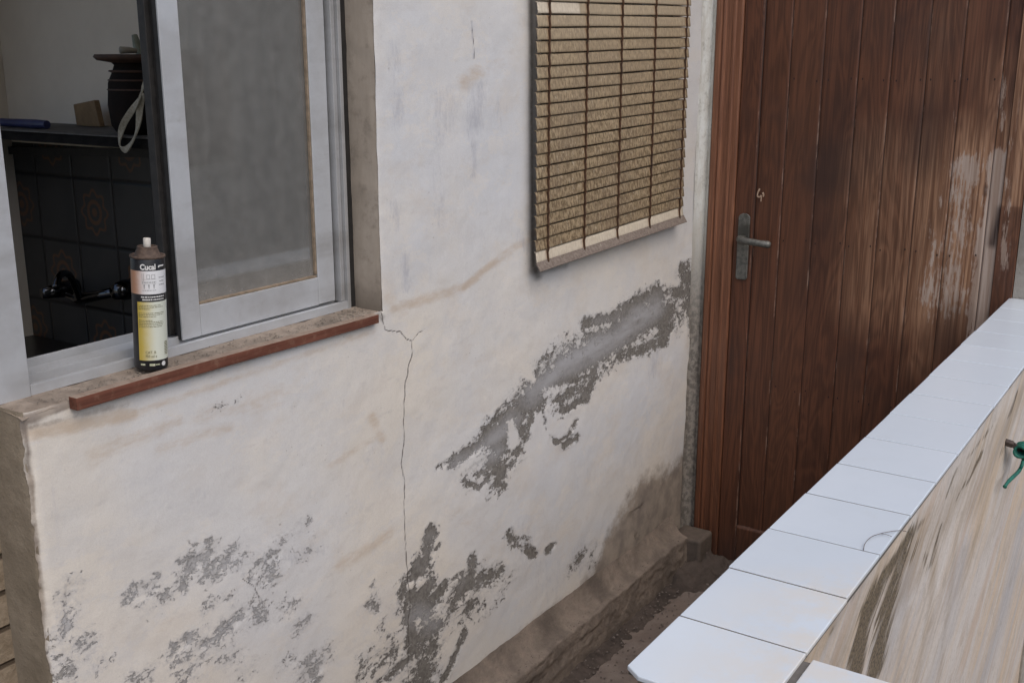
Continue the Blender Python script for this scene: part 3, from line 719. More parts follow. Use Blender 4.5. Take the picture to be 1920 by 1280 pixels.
# ------------------------------------------------------------------ ground
def mat_floor():
    m = M("dusty_brown_concrete")
    n = m.noise(9, 8, .65); n2 = m.noise(70, 7, .7); n3 = m.noise(3, 4, .6)
    c = m.mix(m.step(n, .35, .65), (.155, .125, .107), (.215, .178, .152)); c = m.mix(m.step(n3, .45, .65, 0, .6), c, (.195, .15, .122))
    c = m.mix(m.step(n2, .58, .72, 0, .7), c, (.07, .055, .048)); c = m.mix(m.step(n2, .26, .36, .5, 0), c, (.27, .23, .20))
    return m.done(c, .95, m.bump(m.math('ADD', n, m.math('MULTIPLY', n2, .5)), .6, .005), spec=.2)
MFl = mat_floor()
tag(MB().box(-6, XD + .02, .40, 1.60, -.05, 0).build("passage_floor", MFl), kind="structure")
tag(MB().box(-6, 1.05, -1.6, .399, -.05, -.0005).build("terrace_floor", MFl), kind="structure")
def mat_ground():
    m = M("dry_ground"); n = m.noise(2, 8, .65)
    return m.done(m.mix(m.step(n, .35, .65), (.20, .17, .14), (.28, .25, .21)), .95, m.bump(n, .5, .02), spec=.2)
tag(MB().box(-60, 60, -60, 60, -.8, -.70).build("ground", mat_ground()), kind="structure")
gU = np.arange(2.0, XD - .001, .008); gV = np.arange(.56, 1.42, .008)
def gpos(A, B):
    d1 = np.clip((B - 1.33) / .09, 0, 1) * .030                       # heaped against the plinth
    d2 = np.clip((A - 3.21) / .06, 0, 1) * .022 * np.clip((B - .9) / .3, 0, 1)
    d3 = .055 * np.exp(-((A - 3.21) ** 2 + (B - 1.385) ** 2) / .008)
    n = vnoise(A, B, 42, 91, 6)
    return A, B, (d1 * .6 + d2 + d3) * (.1 + 1.6 * n) - .004 + .003 * n
tag(grid_object("rubble_mound", gU, gV, gpos, [], mat_mortar('dark_damp_rubble', (.105, .083, .070), (.075, .060, .050), (.045, .037, .032)), None, {}), "dark dirt and rubble heaped against the foot of the wall and the door", "rubble", kind="stuff")
# crumbled plaster and grit along the foot of the plinth and by the door
r2 = random.Random(5); mb = MB()
def chip(mb, x, y, z, s):
    n = r2.randint(4, 6); a0 = r2.uniform(0, 6.3); h = s * r2.uniform(.25, .6)
    P = [(x + math.cos(a0 + k * 6.283 / n) * s * r2.uniform(.6, 1), y + math.sin(a0 + k * 6.283 / n) * s * r2.uniform(.6, 1)) for k in range(n)]
    v = [(p[0], p[1], z) for p in P] + [(x + (p[0] - x) * .6, y + (p[1] - y) * .6, z + h * r2.uniform(.7, 1.2)) for p in P]
    mb.add(v, [tuple(range(n - 1, -1, -1)), tuple(range(n, 2 * n))] + [(k, (k + 1) % n, (k + 1) % n + n, k + n) for k in range(n)])
for k in range(520):
    x = r2.uniform(1.6, 3.30); y = 1.385 - abs(r2.gauss(0, .09)); chip(mb, x, y, .003 + max(0, y - 1.33) * .28, r2.uniform(.0012, .005) * (2.0 if r2.random() < .05 else 1))
for k in range(420):
    x = 3.30 - abs(r2.gauss(0, .045)); y = r2.uniform(1.0, 1.39); chip(mb, x, y, .012, r2.uniform(.0012, .005) * (2.2 if r2.random() < .06 else 1))
for k in range(300):
    x = r2.uniform(1.6, 3.25); y = r2.uniform(1.405, 1.452); chip(mb, x, y, .124 + (y - 1.40) * .3, r2.uniform(.001, .0035))
for k in range(260): chip(mb, r2.uniform(1.8, 3.3), r2.uniform(.6, 1.38), .0005, r2.uniform(.0008, .003))
tag(mb.build("grit", mat_mortar("plaster_crumbs", (.17, .14, .12), (.10, .08, .07), (.22, .19, .17))), "crumbled plaster and grit strewn along the foot of the wall and the door", "rubble", kind="stuff")
mb = MB()
for k in range(420): chip(mb, r2.uniform(.93, 1.70), 1.47 + abs(r2.gauss(0, .028)), SILL + .0015, r2.uniform(.0007, .0026))
for k in range(70): chip(mb, 1.66 + r2.gauss(0, .02), 1.50 + r2.gauss(0, .014), SILL + .0015, r2.uniform(.001, .004))
tag(mb.build("sill_crumbs", mat_mortar("sill_grit", (.30, .26, .21), (.12, .10, .08), (.07, .06, .05))), "dust and crumbs of mortar scattered on the window sill", "rubble", kind="stuff")

# ------------------------------------------------------------------ rough block wall at far left
def mat_block():
    m = M("rough_brown_blockwork")
    s = m.sep(); comb = m.node("ShaderNodeCombineXYZ"); m.put(comb.inputs[0], s[0]); m.put(comb.inputs[1], s[2])
    br = m.node("ShaderNodeTexBrick"); m.l.new(comb.outputs[0], br.inputs[0]); br.inputs['Scale'].default_value = 1
    br.inputs['Brick Width'].default_value = .19; br.inputs['Row Height'].default_value = .062; br.inputs['Mortar Size'].default_value = .006
    br.inputs['Mortar Smooth'].default_value = .6
    n = m.noise(30, 7, .7)
    c = m.mix(m.step(n, .3, .7), (.20, .155, .105), (.33, .27, .20)); c = m.mix(br.outputs['Fac'], c, (.09, .068, .048))
    return m.done(c, .95, m.bump(m.math('SUBTRACT', n, m.math('MULTIPLY', br.outputs['Fac'], 1.5)), .8, .008), spec=.2)
blk = empty("block_wall", (0, 1.6, 0), "rough brown blockwork wall set back at the far left behind the plastered wall end", "wall")
MB().box(-4, XE + .02, 1.567, 1.75, 0, 1.08).build("blockwork", mat_block(), blk)
MB().box(-4, XE + .01, 1.5665, 1.75, 1.08, 3.0).build("rendered_upper_wall", M_OLIVE, blk)

# ------------------------------------------------------------------ kitchen window: aluminium frame, sliding sash, inner sash
def mat_alu(name, c1, c2, dirt=.5):
    m = M(name); n = m.noise(6, 6, .65, m.vec((1, 1, 1.4))); n2 = m.noise(90, 6, .7); n3 = m.noise(6, 8, .74, m.vec((.8, .8, 3)))
    c = m.mix(m.step(n, .4, .65), c1, c2)
    c = m.mix(m.step(n3, .52, .85, 0, dirt), c, (.22, .195, .17)); c = m.mix(m.step(n2, .6, .75, 0, dirt * .5), c, (.3, .27, .24))
    band = m.noise(5, 4, .6, m.vec((.3, .3, 1.6))); c = m.mix(m.step(band, .50, .68, 0, .42), c, (.25, .235, .215))
    return m.done(c, m.step(n2, .3, .7, .42, .62), m.bump(n2, .12, .0005), .35, .5)
MA = mat_alu("dull_aluminium", (.52, .535, .55), (.45, .455, .46))
MA2 = mat_alu("grimy_aluminium", (.42, .425, .43), (.33, .33, .325), .8)
MAD = mat_alu("shaded_track_aluminium", (.40, .42, .45), (.33, .34, .36), .8)
win = empty("sliding_window", (1.3, 1.56, SILL), "grey aluminium sliding kitchen window, left half open, dusty pane on the right", "window")
F0 = 1.534
WT = 2.32
mb = MB()
mb.prism([(XE + .006, F0), (.952, F0), (.952, F0 + .010), (.9455, F0 + .012), (.9455, F0 + .085), (XE + .006, F0 + .085)], 'z', SILL, WT)
mb.box(.9465, .9505, F0 + .0125, F0 + .020, SILL + .02, WT)
mb.build("frame_jamb", MA, win, bevel=.0008)
zb = SILL + .001
mb = MB()
# bottom track: front lip, gutter, two runners, back lip
pf = [(F0, zb), (F0 + .085, zb), (F0 + .085, zb + .036), (F0 + .080, zb + .036), (F0 + .080, zb + .012)]
yy = F0 + .0795
while yy > F0 + .030:
    pf += [(yy, zb + .012), (yy - .002, zb + .012), (yy - .002, zb + .0225), (yy - .0042, zb + .0225), (yy - .0042, zb + .012)]; yy -= .0062
pf += [(F0 + .0285, zb + .012), (F0 + .0285, zb + .026), (F0 + .0262, zb + .026), (F0 + .0262, zb + .004), (F0 + .0095, zb + .004), (F0 + .0095, zb + .017), (F0, zb + .017)]
mb.prism(pf, 'x', .9525, 1.7)
mb.build("bottom_track", MA, win, bevel=.0005)
MB().box(.953, 1.672, F0 + .0097, F0 + .0260, zb + .0042, zb + .0078).build("gutter_dirt", M_SILL, win)
mb = MB()
mb.box(1.6745, 1.679, F0 + .002, F0 + .02, zb + .0178, WT); mb.box(1.6795, 1.690, F0 + .006, F0 + .085, zb + .0178, WT)
mb.box(1.6905, 1.700, F0 - .002, F0 + .085, SILL, WT)
mb.build("frame_jamb", MA2, win, bevel=.0008)
MB().box(.953, 1.70, F0, F0 + .085, WT - .03, WT).build("frame_head", MA, win, bevel=.001)
MB().box(1.7002, 1.7185, F0 + .0015, F0 + .03, SILL, WT).build("joint_gap", speckled("black_gap", (.012, .011, .010), (.02, .018, .016), 50, .9), win)
Mdk = speckled("black_weathered_profile", (.012, .0115, .011), (.024, .022, .021), 50, .6)
# sliding sash (front runner)
sash = empty("sash", (0, 0, 0), None, None); sash.parent = win; sash.location = (0, 0, 0)
SY0, SY1 = F0 + .013, F0 + .028
sx0, sx1 = ony(343, 632, SY0).x, ony(629, 556, SY0).x
gx0, gx1 = ony(374, 572, SY0).x, ony(596, 517, SY0).x
szb = zb + .020
gz = ony(374, 572, SY0).z
def wbox(mb, *a): return mb.box(*a)
def child(mb, name, m, par_, **k):
    o = mb.build(name, m, None, **k); o.parent = par_
    off = Vector(par_.location); q = par_.parent
    while q: off += Vector(q.location); q = q.parent
    o.location = -off if par_.type == 'EMPTY' else (0, 0, 0); return o
child(MB().box(sx0, gx0, SY0, SY0 + .0045, szb, WT - .032), "stile", MA, sash, bevel=.001)
child(MB().box(sx0 + .0006, gx0 - .002, SY0 + .0047, SY1, szb, WT - .033), "stile_back", Mdk, sash)
child(MB().box(gx1 + .0008, sx1, SY0 + .0004, SY1, szb + .001, WT - .032), "stile", MA2 if False else MA, sash, bevel=.0012)
child(MB().box(gx0 + .0006, gx1, SY0 + .0003, SY1, szb, gz), "bottom_rail", MA, sash, bevel=.001)
child(MB().box(gx0 + .0006, gx1, SY0 + .0003, SY1, WT - .075, WT - .032), "top_rail", MA, sash, bevel=.001)
Mgk = speckled("perished_brown_seal", (.26, .20, .14), (.17, .13, .09), 70, .9)
mb = MB(); mb.box(gx0 + .001, gx1 - .001, SY0 + .002, SY0 + .0085, gz + .0003, gz + .005); mb.box(gx1 - .004, gx1 + .0005, SY0 + .002, SY0 + .0085, gz + .0065, WT - .076)
child(mb, "glazing_seal", Mgk, sash, bevel=.0006)
def mat_glass():
    m = M("dusty_glass"); n = m.noise(40, 7, .7, m.vec((1, 1, 1))); n2 = m.noise(2.2, 5, .6, m.vec((2.5, 1, .8))); n3 = m.noise(3, 6, .7, m.vec((14, 1, .7))); z = m.sep()[2]
    n = m.math('MULTIPLY', n, 1.0)
    dif = m.node("ShaderNodeBsdfDiffuse"); m.put(dif.inputs[0], m.mix(m.step(n, .3, .7), (.42, .395, .36), (.54, .51, .47)))
    tr = m.node("ShaderNodeBsdfTransparent"); tr.inputs[0].default_value = (.80, .83, .82, 1)
    gl = m.node("ShaderNodeBsdfGlossy"); gl.inputs[0].default_value = (.95, .97, 1, 1); gl.inputs[1].default_value = .035
    fr = m.node("ShaderNodeFresnel"); fr.inputs[0].default_value = 1.5
    a = m.node("ShaderNodeMixShader"); m.l.new(m.math('MULTIPLY', fr.outputs[0], 2.2, clamp=True), a.inputs[0]); m.l.new(tr.outputs[0], a.inputs[1]); m.l.new(gl.outputs[0], a.inputs[2])
    dust = m.math('ADD', m.step(n2, .3, .75, .18, .215), m.step(n3, .4, .7, 0, .035))
    dust = m.math('ADD', dust, m.step(z, 1.25, 1.36, .16, 0)); dust = m.math('ADD', dust, m.step(m.noise(150, 2), .70, .76, 0, .12))
    b = m.node("ShaderNodeMixShader"); m.l.new(dust, b.inputs[0]); m.l.new(a.outputs[0], b.inputs[1]); m.l.new(dif.outputs[0], b.inputs[2])
    m.l.new(b.outputs[0], m.o.inputs[0]); return m.m
MG = mat_glass()
child(MB().box(gx0 - .004, gx1 + .004, SY0 + .009, SY0 + .012, gz - .004, WT - .07), "glass_pane", MG, sash)
# inner sash, parked behind: only its dark stile shows at the left
inner = empty("inner_sash", (0, 0, 0), None, None); inner.parent = win; inner.location = (0, 0, 0)
IY0 = F0 + .040
ix0 = ony(324, 625, IY0 ).x - .006
child(MB().box(ix0, ix0 + .046, IY0, IY0 + .018, zb + .0265, WT - .032), "stile", Mdk, inner, bevel=.001)
child(MB().box(sx0 + .004, sx0 + .010, SY1 + .0004, IY0 - .0004, szb + .01, WT - .034), "brush_seal", Mdk, inner)
child(MB().box(ix0 + .0465, 1.668, IY0 + .004, IY0 + .016, zb + .0266, zb + .07), "bottom_rail", Mdk, inner)
child(MB().box(ix0 + .0465, 1.668, IY0 + .007, IY0 + .010, zb + .0704, WT - .034), "glass_pane", MG, inner)

# ------------------------------------------------------------------ wooden batten on the sill edge
def mat_batten():
    m = M("raw_reddish_batten"); n = m.noise(1, 6, .65, m.vec((5, 60, 90))); n2 = m.noise(50, 6, .7)
    s = m.sep(); c = m.mix(m.step(n, .35, .65), (.095, .034, .021), (.16, .060, .038)); c = m.mix(m.step(n2, .5, .72, 0, .35), c, (.28, .17, .115))
    g = m.node("ShaderNodeNewGeometry"); nz = m.sep(g.outputs['Normal'])[2]
    c = m.mix(m.math('MULTIPLY', m.step(nz, .4, .8), .85), c, m.mix(m.step(n2, .4, .6), (.33, .265, .21), (.26, .20, .155)))
    return m.done(c, .8, m.bump(n, .3, .001), spec=.3)
mb = MB()
b0 = Vector((.968, 1.4415, SILL - .012)); b1 = Vector((1.687, 1.4455, SILL - .016))
N = 14; vs = []; fs = []
for i in range(N + 1):
    t = i / N; x = b0.x + (b1.x - b0.x) * t; y = b0.y + (b1.y - b0.y) * t; z = b0.z + (b1.z - b0.z) * t + .0015 * math.sin(t * 5)
    h = .0205 - .002 * t; d = .020
    vs += [(x, y, z), (x, y + d, z), (x, y + d, z + h), (x, y, z + h)]
for i in range(N):
    a = i * 4
    fs += [(a + k, a + 4 + k, a + 4 + (k + 1) % 4, a + (k + 1) % 4) for k in range(4)]
fs += [(0, 1, 2, 3), (N * 4 + 3, N * 4 + 2, N * 4 + 1, N * 4)]
mb.add(vs, fs)
tag(mb.build("wooden_batten", mat_batten(), bevel=.0012), "thin reddish wooden batten lying along the front edge of the window sill", "batten")

# ------------------------------------------------------------------ spray can
CC = Vector((1.158, 1.503, SILL + .0035)); CR = .0276
can = empty("spray_can", CC, "black and yellow insecticide spray can with rusty top and white nozzle standing on the sill", "spray can")
Mbk = speckled("black_printed_tin", (.012, .012, .014), (.02, .02, .022), 80, .35, .1, .0003)
Mrust = speckled("rusty_brown_tin", (.060, .038, .027), (.105, .070, .051), 120, .75, .6, .0008, (.045, .03, .022))
MB().lathe([(0, .0012), (CR - .003, .0), (CR - .0006, .0015), (CR, .004), (CR, .187), (CR - .0008, .189), (0, .189)], CC, 64).build("body", Mbk, can, smooth=True).data.set_sharp_from_angle(angle=.7)
MB().lathe([(CR - .001, .1885), (CR + .0010, .1895), (CR + .0014, .1915), (CR + .0006, .1935), (CR - .0022, .1930), (CR - .0040, .1905), (CR - .0062, .1915), (.0180, .2015), (.0165, .2045), (.0168, .2062), (.0162, .2078), (.0146, .2080), (.0130, .2068), (.0125, .2035), (.007, .2030), (0, .2030)], CC, 56).build("dome", Mrust, can, smooth=True)
MB().lathe([(0, .2028), (.0046, .2028), (.0060, .2046), (.0061, .2195), (.0056, .2208), (0, .2209)], CC, 28).build("nozzle", speckled("yellowed_white_plastic", (.66, .63, .57), (.55, .51, .45), 90, .5), can, smooth=True).data.set_sharp_from_angle(angle=.7)
FA = math.atan2(-CC.y, -CC.x)      # side that faces the camera
def cyl(u, z, r):                   # u metres to the right as seen from the camera
    a = FA + u / CR
    return (CC.x + r * math.cos(a), CC.y + r * math.sin(a), CC.z + z)
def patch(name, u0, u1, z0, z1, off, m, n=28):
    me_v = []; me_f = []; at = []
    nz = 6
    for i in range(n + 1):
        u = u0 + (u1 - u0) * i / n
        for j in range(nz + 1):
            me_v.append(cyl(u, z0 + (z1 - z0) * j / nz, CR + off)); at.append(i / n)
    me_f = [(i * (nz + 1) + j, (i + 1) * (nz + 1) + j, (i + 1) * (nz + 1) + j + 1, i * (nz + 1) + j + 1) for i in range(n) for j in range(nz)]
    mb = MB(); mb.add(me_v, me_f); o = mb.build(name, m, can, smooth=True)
    a = o.data.attributes.new("sheen_ramp", 'FLOAT', 'POINT'); a.data.foreach_set("value", at); return o
def mat_label(name, c1, c2, a, b):  # paler towards the right: sheen of light put into the print colour
    m = M(name); f = m.attr("sheen_ramp"); n = m.noise(70, 5, .6)
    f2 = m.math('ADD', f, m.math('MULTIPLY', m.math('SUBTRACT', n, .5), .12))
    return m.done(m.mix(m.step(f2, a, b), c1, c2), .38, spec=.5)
patch("upper_label", -.046, .050, .131, .170, .00015, mat_label("tan_print_sheen", (.42, .22, .13), (.70, .71, .72), .18, .50))
patch("lower_label", -.0205, .052, .018, .118, .00015, mat_label("yellow_print_sheen", (.50, .38, .07), (.62, .65, .56), .02, .46))
Mwh = speckled("white_ink", (.72, .72, .70), (.6, .6, .58), 200, .5)
Mgy = speckled("grey_ink", (.22, .22, .22), (.30, .30, .30), 200, .6)
Mol = speckled("dark_olive_ink", (.13, .12, .05), (.18, .17, .09), 200, .6)
Mgr = speckled("pale_green_ink", (.35, .38, .22), (.55, .55, .42), 400, .6)
def curved_text(name, txt, size, u, z, off, m, bold=0.0, squeeze=1.0, align='CENTER'):
    c = bpy.data.curves.new(name, 'FONT'); c.body = txt; c.size = size; c.align_x = align; c.offset = bold; c.resolution_u = 3
    o = bpy.data.objects.new("tmp", c); COL.objects.link(o)
    dg = bpy.context.evaluated_depsgraph_get(); me = bpy.data.meshes.new_from_object(o.evaluated_get(dg))
    bpy.data.objects.remove(o); bpy.data.curves.remove(c)
    bm = bmesh.new(); bm.from_mesh(me)
    bmesh.ops.triangulate(bm, faces=bm.faces)
    for v in bm.verts:
        v.co = cyl(u + v.co.x * squeeze, z + v.co.y, CR + off)
    bm.to_mesh(me); bm.free(); me.name = name; me.materials.clear()
    return link(name, me, m, can)
def rule(mb, u0, u1, z0, z1, off=.0004, n=10):
    v = []; 
    for i in range(n + 1):
        u = u0 + (u1 - u0) * i / n; v += [cyl(u, z0, CR + off), cyl(u, z1, CR + off)]
    mb.add(v, [(2 * i, 2 * i + 2, 2 * i + 3, 2 * i + 1) for i in range(n)])
curved_text("brand_lettering", "Cucal", .0128, -.0005, .1725, .0006, Mwh, bold=.00045, squeeze=.86)
mb = MB(); rule(mb, .0175, .0290, .1765, .1790); rule(mb, .0165, .0185, .1750, .1780); mb.build("white_flash", Mwh, can)
rt = random.Random(3)
def lines(mb, u0, u1, z, h, dens=.8):
    """a line of very small print, as word-like dashes"""
    u = u0
    while u < u1:
        w = rt.uniform(.0012, .0042); rule(mb, u, min(u + w, u1), z, z + h * rt.uniform(.8, 1.1), n=3); u += w + rt.uniform(.0004, .0011)
mb = MB()
for z in (.1560, .1480): rule(mb, -.0105, .0120, z, z + .0004)
rule(mb, -.0105, -.0100, .148, .166); rule(mb, -.0080, -.0074, .153, .166)
for (u0, u1, z0, z1) in [(-.003, .0022, .157, .164), (.0045, .0105, .157, .164)]:
    rule(mb, u0, u1, z1 - .0006, z1); rule(mb, u0, u1, z0, z0 + .0006); rule(mb, u0, u0 + .0006, z0, z1); rule(mb, u1 - .0006, u1, z0, z1)
for u in (-.008, -.0005, .0075): rule(mb, u, u + .0018, .1435, .1475); rule(mb, u + .0004, u + .0014, .1405, .1432)
lines(mb, -.010, .012, .1505, .0016); lines(mb, -.010, .012, .1372, .0010); lines(mb, .017, .030, .158, .0014); lines(mb, .018, .028, .152, .0012); lines(mb, .017, .029, .146, .0012)
mb.build("small_print", Mgy, can)
mb = MB(); lines(mb, -.013, .028, .1255, .0022); lines(mb, -.011, .027, .1208, .0024); mb.build("small_print", Mwh, can)
mb = MB()
for z, e in [(.1115, .02), (.1085, .024), (.1055, .000), (.0985, .026), (.0955, .024), (.0925, .010), (.0862, .004), (.0835, .022), (.0807, .024), (.0779, .022), (.0751, .020)]: lines(mb, -.0185, e, z, .0011)
mb.build("small_print", Mol, can)
curved_text("lettering", "CAT. B", .0062, -.0005, .0300, .0005, Mol, .0001, .9)
curved_text("lettering", "750 ml e", .0062, .0000, .0232, .0005, Mol, .0001, .85)
mb = MB()
for i in range(9): rule(mb, .0245, .034, .026 + i * .0026, .026 + i * .0026 + .0013)
mb.build("barcode", Mol, can)
mb = MB(); rule(mb, -.003, .006, .0085, .0125); rule(mb, .007, .014, .0095, .0115); rule(mb, -.018, -.010, .0095, .0125); mb.build("green_mark", Mgr, can)
mb = MB()
mb.add([cyl(.0215, .0110, CR + .0005)] + [cyl(.0215 + .0042 * math.cos(t * math.pi / 8), .0110 + .0042 * math.sin(t * math.pi / 8), CR + .0005) for t in range(16)], [(0, 1 + t, 1 + (t + 1) % 16) for t in range(16)])
mb.build("round_mark", Mwh, can)

# the can leans a little on the uneven mortar
from mathutils import Quaternion
can.rotation_mode = 'QUATERNION'; can.rotation_quaternion = Quaternion(Vector((CC.x, CC.y, 0)).normalized(), math.radians(2.6)); can.location = CC + Vector((0, 0, .0010))
# ------------------------------------------------------------------ blind on the facade
BY = 1.432
bl = empty("slatted_blind", (2.66, BY, 1.2), "old tan slatted roller blind with rusty wires hanging over the second window", "blind")
bx0, bx1 = 2.271, 3.125
def bz(x): return (x - bx0) / (bx1 - bx0) * .020       # it hangs slightly out of level
PITCHZ = .0298; zbot = 1.2055
def mat_slat():
    m = M("dirt_speckled_slats"); s = m.sep()
    n = m.noise(140, 6, .7, m.vec((1.0, 1, .45))); n2 = m.noise(5, 5, .6); age = m.attr("clean")
    c = m.mix(m.step(n, .38, .64), (.125, .086, .048), (.37, .285, .175)); c = m.mix(m.step(n2, .4, .7, 0, .4), c, (.155, .112, .078))
    c = m.mix(m.step(m.noise(110, 5, .7, m.vec((1.6, 1, .45))), .60, .66, 0, .75), c, (.52, .46, .35))
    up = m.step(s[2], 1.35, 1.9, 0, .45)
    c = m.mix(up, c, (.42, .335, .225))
    c = m.mix(age, c, m.mix(m.step(n, .4, .6), (.60, .53, .42), (.52, .45, .35)))
    c = m.mix(m.attr("rust"), c, (.24, .105, .035))
    return m.done(c, .7, m.bump(n, .5, .0012), spec=.3)
MSl = mat_slat()
wires = [onx_ for onx_ in [ony(q, 200, BY).x for q in (1026.3, 1096.5, 1160.5, 1222, 1279)]]
nsl = 27; SUx = np.unique(np.concatenate([np.linspace(bx0, bx1, 90)] + [np.array([w - .006, w - .002, w, w + .002, w + .006]) for w in wires]))
vs = []; fs = []; clean = []; rust = []
for k in range(nsl + 1):
    z0 = zbot + .0015 + k * PITCHZ; rr = random.Random(k); dxL, dxR = rr.uniform(-.0010, .0010), rr.uniform(-.004, .003)
    prof = [(-.0010, -.0012), (-.0034, -.0006), (-.0042, .0018), (-.0032, .007), (-.0022, .014), (-.0014, .020), (-.0006, .0243), (.0012, .0262), (.0045, .0266)]
    base = len(vs); m_ = len(prof)
    tl = rr.uniform(-.0005, .0005); tlr = rr.random()
    for i, x in enumerate(SUx):
        xx = x + (dxL if i == 0 else 0) + (dxR if i == len(SUx) - 1 else 0)
        for (py2, pz2) in prof:
            vs.append((xx, BY + py2 + tl, z0 + pz2 + bz(x) + .0007 * math.sin(x * (5 + 6 * tlr) + k * 2.3)))
            top = 1.0 if (k == 20 and x < 2.47) else 0.0
            clean.append(max(1.0 if k == 0 else 0.0, top, (.35 if k >= 18 else .0) * (k - 17) / 6 if k > 17 else 0))
            dw = min(abs(x - w) for w in wires)
            rust.append(max(0, 1 - dw / .010) * (.8 if rr.random() < .8 else .3) * (.9 if k == 0 or k > 17 else .45))
    for i in range(len(SUx) - 1):
        for j in range(m_ - 1):
            a = base + i * m_ + j; fs.append((a, a + m_, a + m_ + 1, a + 1))
mb = MB(); mb.add(vs, fs); o = mb.build("slats", MSl, bl, smooth=True)
for nm, arr in (("clean", clean), ("rust", rust)):
    a = o.data.attributes.new(nm, 'FLOAT', 'POINT'); a.data.foreach_set("value", arr)
sm = o.modifiers.new("thickness", 'SOLIDIFY'); sm.thickness = .0009
# bottom rail: curved heavy slat flaring outward
pr = [(-.0045, 0), (-.0075, -.006), (-.013, -.014), (-.0165, -.021), (-.0150, -.0225), (-.0105, -.0165), (-.005, -.009), (-.001, -.001)]
vs = []; fs = []; n = len(pr)
for i, x in enumerate((bx0 - .001, bx1 + .006)):
    vs += [(x, BY + a, zbot + .003 + b + bz(x)) for a, b in pr]
fs = [tuple(range(n)), tuple(range(2 * n - 1, n - 1, -1))] + [(i, i + n, (i + 1) % n + n, (i + 1) % n) for i in range(n)]
mb = MB(); mb.add(vs, fs)
m = M("dusty_brown_rail"); n1 = m.noise(120, 6, .7); c = m.mix(m.step(n1, .35, .65), (.135, .105, .085), (.22, .18, .15)); c = m.mix(m.step(m.noise(60, 4, .6, m.vec((2, 1, .6))), .64, .72, 0, .6), c, (.4, .36, .3))
mb.build("bottom_rail", m.done(c, .8, m.bump(n1, .4, .001)), bl, bevel=.0008)
Mrw = speckled("rusty_wire", (.050, .023, .011), (.085, .038, .016), 120, .9, .5, .0005, (.045, .024, .014))
for w in wires:
    mb = MB(); pts = []
    for k in range(nsl + 1):
        z0 = zbot + .0015 + k * PITCHZ + bz(w)
        pts += [(w + .0008 * math.sin(k * 1.7), BY - .0068, z0 + .000), (w, BY - .0056, z0 + .008), (w, BY - .0044, z0 + .020)]
    pts = [(w, BY - .006, zbot - .004 + bz(w))] + pts
    mb.tube(pts, .0027, 6); mb.build("wire", Mrw, bl)
# second window behind the blind
w2 = empty("shuttered_window", (2.66, 1.5, BZ0), "dark bedroom window hidden behind the tan slatted blind", "window")
mb = MB(); mb.box(BX0, BX0 + .04, 1.53, 1.56, BZ0, 2.3); mb.box(BX1 - .04, BX1, 1.53, 1.56, BZ0, 2.3); mb.box(BX0 + .0405, BX1 - .0405, 1.5303, 1.5597, BZ0, BZ0 + .05); mb.box(BX0 + .0405, BX1 - .0405, 1.5303, 1.5597, 2.25, 2.3)
mb.build("frame", MA2, w2, bevel=.001)
MB().box(BX0 + .041, BX1 - .041, 1.542, 1.546, BZ0 + .051, 2.249).build("glass_pane", MG, w2)
MB().box(BX0 - .004, BX1 + .004, 1.60, 1.61, BZ0, 2.3).build("curtain", speckled("dark_curtain", (.05, .045, .04), (.08, .07, .06), 20, .9), w2)

# ------------------------------------------------------------------ kitchen behind the window
KX, KY = 2.0, 3.17
Mpl = speckled("cream_kitchen_paint", (.80, .715, .60), (.76, .675, .565), 8, .7, .1, .001)
def mat_ktile():
    m = M("dark_floral_tiles"); s = m.sep()
    PY, PZ = .18, .197
    ty = m.math('DIVIDE', m.math('SUBTRACT', s[1], 2.525), PY); tz = m.math('DIVIDE', m.math('SUBTRACT', s[2], 1.163), PZ)
    fy = m.math('FRACT', m.math('ADD', ty, 20)); fz = m.math('FRACT', m.math('ADD', tz, 20))
    iy = m.math('FLOOR', m.math('ADD', ty, 20)); iz = m.math('FLOOR', m.math('ADD', tz, 20))
    par_ = m.math('MODULO', m.math('ADD', iy, iz), 2)
    cy, cz = m.math('SUBTRACT', fy, .5), m.math('SUBTRACT', fz, .5)
    r = m.math('SQRT', m.math('ADD', m.math('MULTIPLY', cy, cy), m.math('MULTIPLY', cz, cz)))
    th = m.math('ARCTAN2', cz, cy); pet = m.math('MULTIPLY', m.math('COSINE', m.math('MULTIPLY', th, 8)), .035)
    rr = m.math('SUBTRACT', r, m.math('ADD', .30, pet))
    ring = m.step(m.math('ABSOLUTE', rr), .012, .035, 1, 0); ring2 = m.step(m.math('ABSOLUTE', m.math('SUBTRACT', r, .16)), .015, .045, 1, 0); core = m.step(r, .05, .08, 1, 0)
    pat = m.math('MULTIPLY', m.math('ADD', ring, m.math('ADD', ring2, core), clamp=True), par_)
    ey = m.math('MINIMUM', fy, m.math('SUBTRACT', 1, fy)); ez = m.math('MINIMUM', fz, m.math('SUBTRACT', 1, fz))
    e = m.math('MINIMUM', ey, ez); j = m.step(e, .012, .045, 1, 0)
    c = m.mix(m.step(m.noise(6, 4), .4, .6), (.034, .033, .032), (.042, .040, .038)); c = m.mix(m.math('MULTIPLY', pat, .8), c, (.13, .060, .028)); c = m.mix(j, c, (.008, .008, .009))
    return m.done(c, .35, m.bump(m.step(e, .0, .05), .6, .004), spec=.35)
room = empty("kitchen_room", (1, 2.4, 0), "dim kitchen seen through the open window, cream walls over dark floral tiles", "room")
mb = MB(); mb.box(KX, KX + .05, 1.665, KY + .05, 1.452, 2.6); mb.box(1.5, KX - .001, KY, KY + .05, 0, 2.6); mb.box(-.6, KX - .001, 1.66, 1.665, 2.33, 2.6)  # unseen side, back and ceiling openings added to let daylight in
mb.build("painted_wall", Mpl, room)
MB().box(KX, KX + .05, 1.665, KY + .05, 0, 1.4515).build("tiled_wall", mat_ktile(), room)
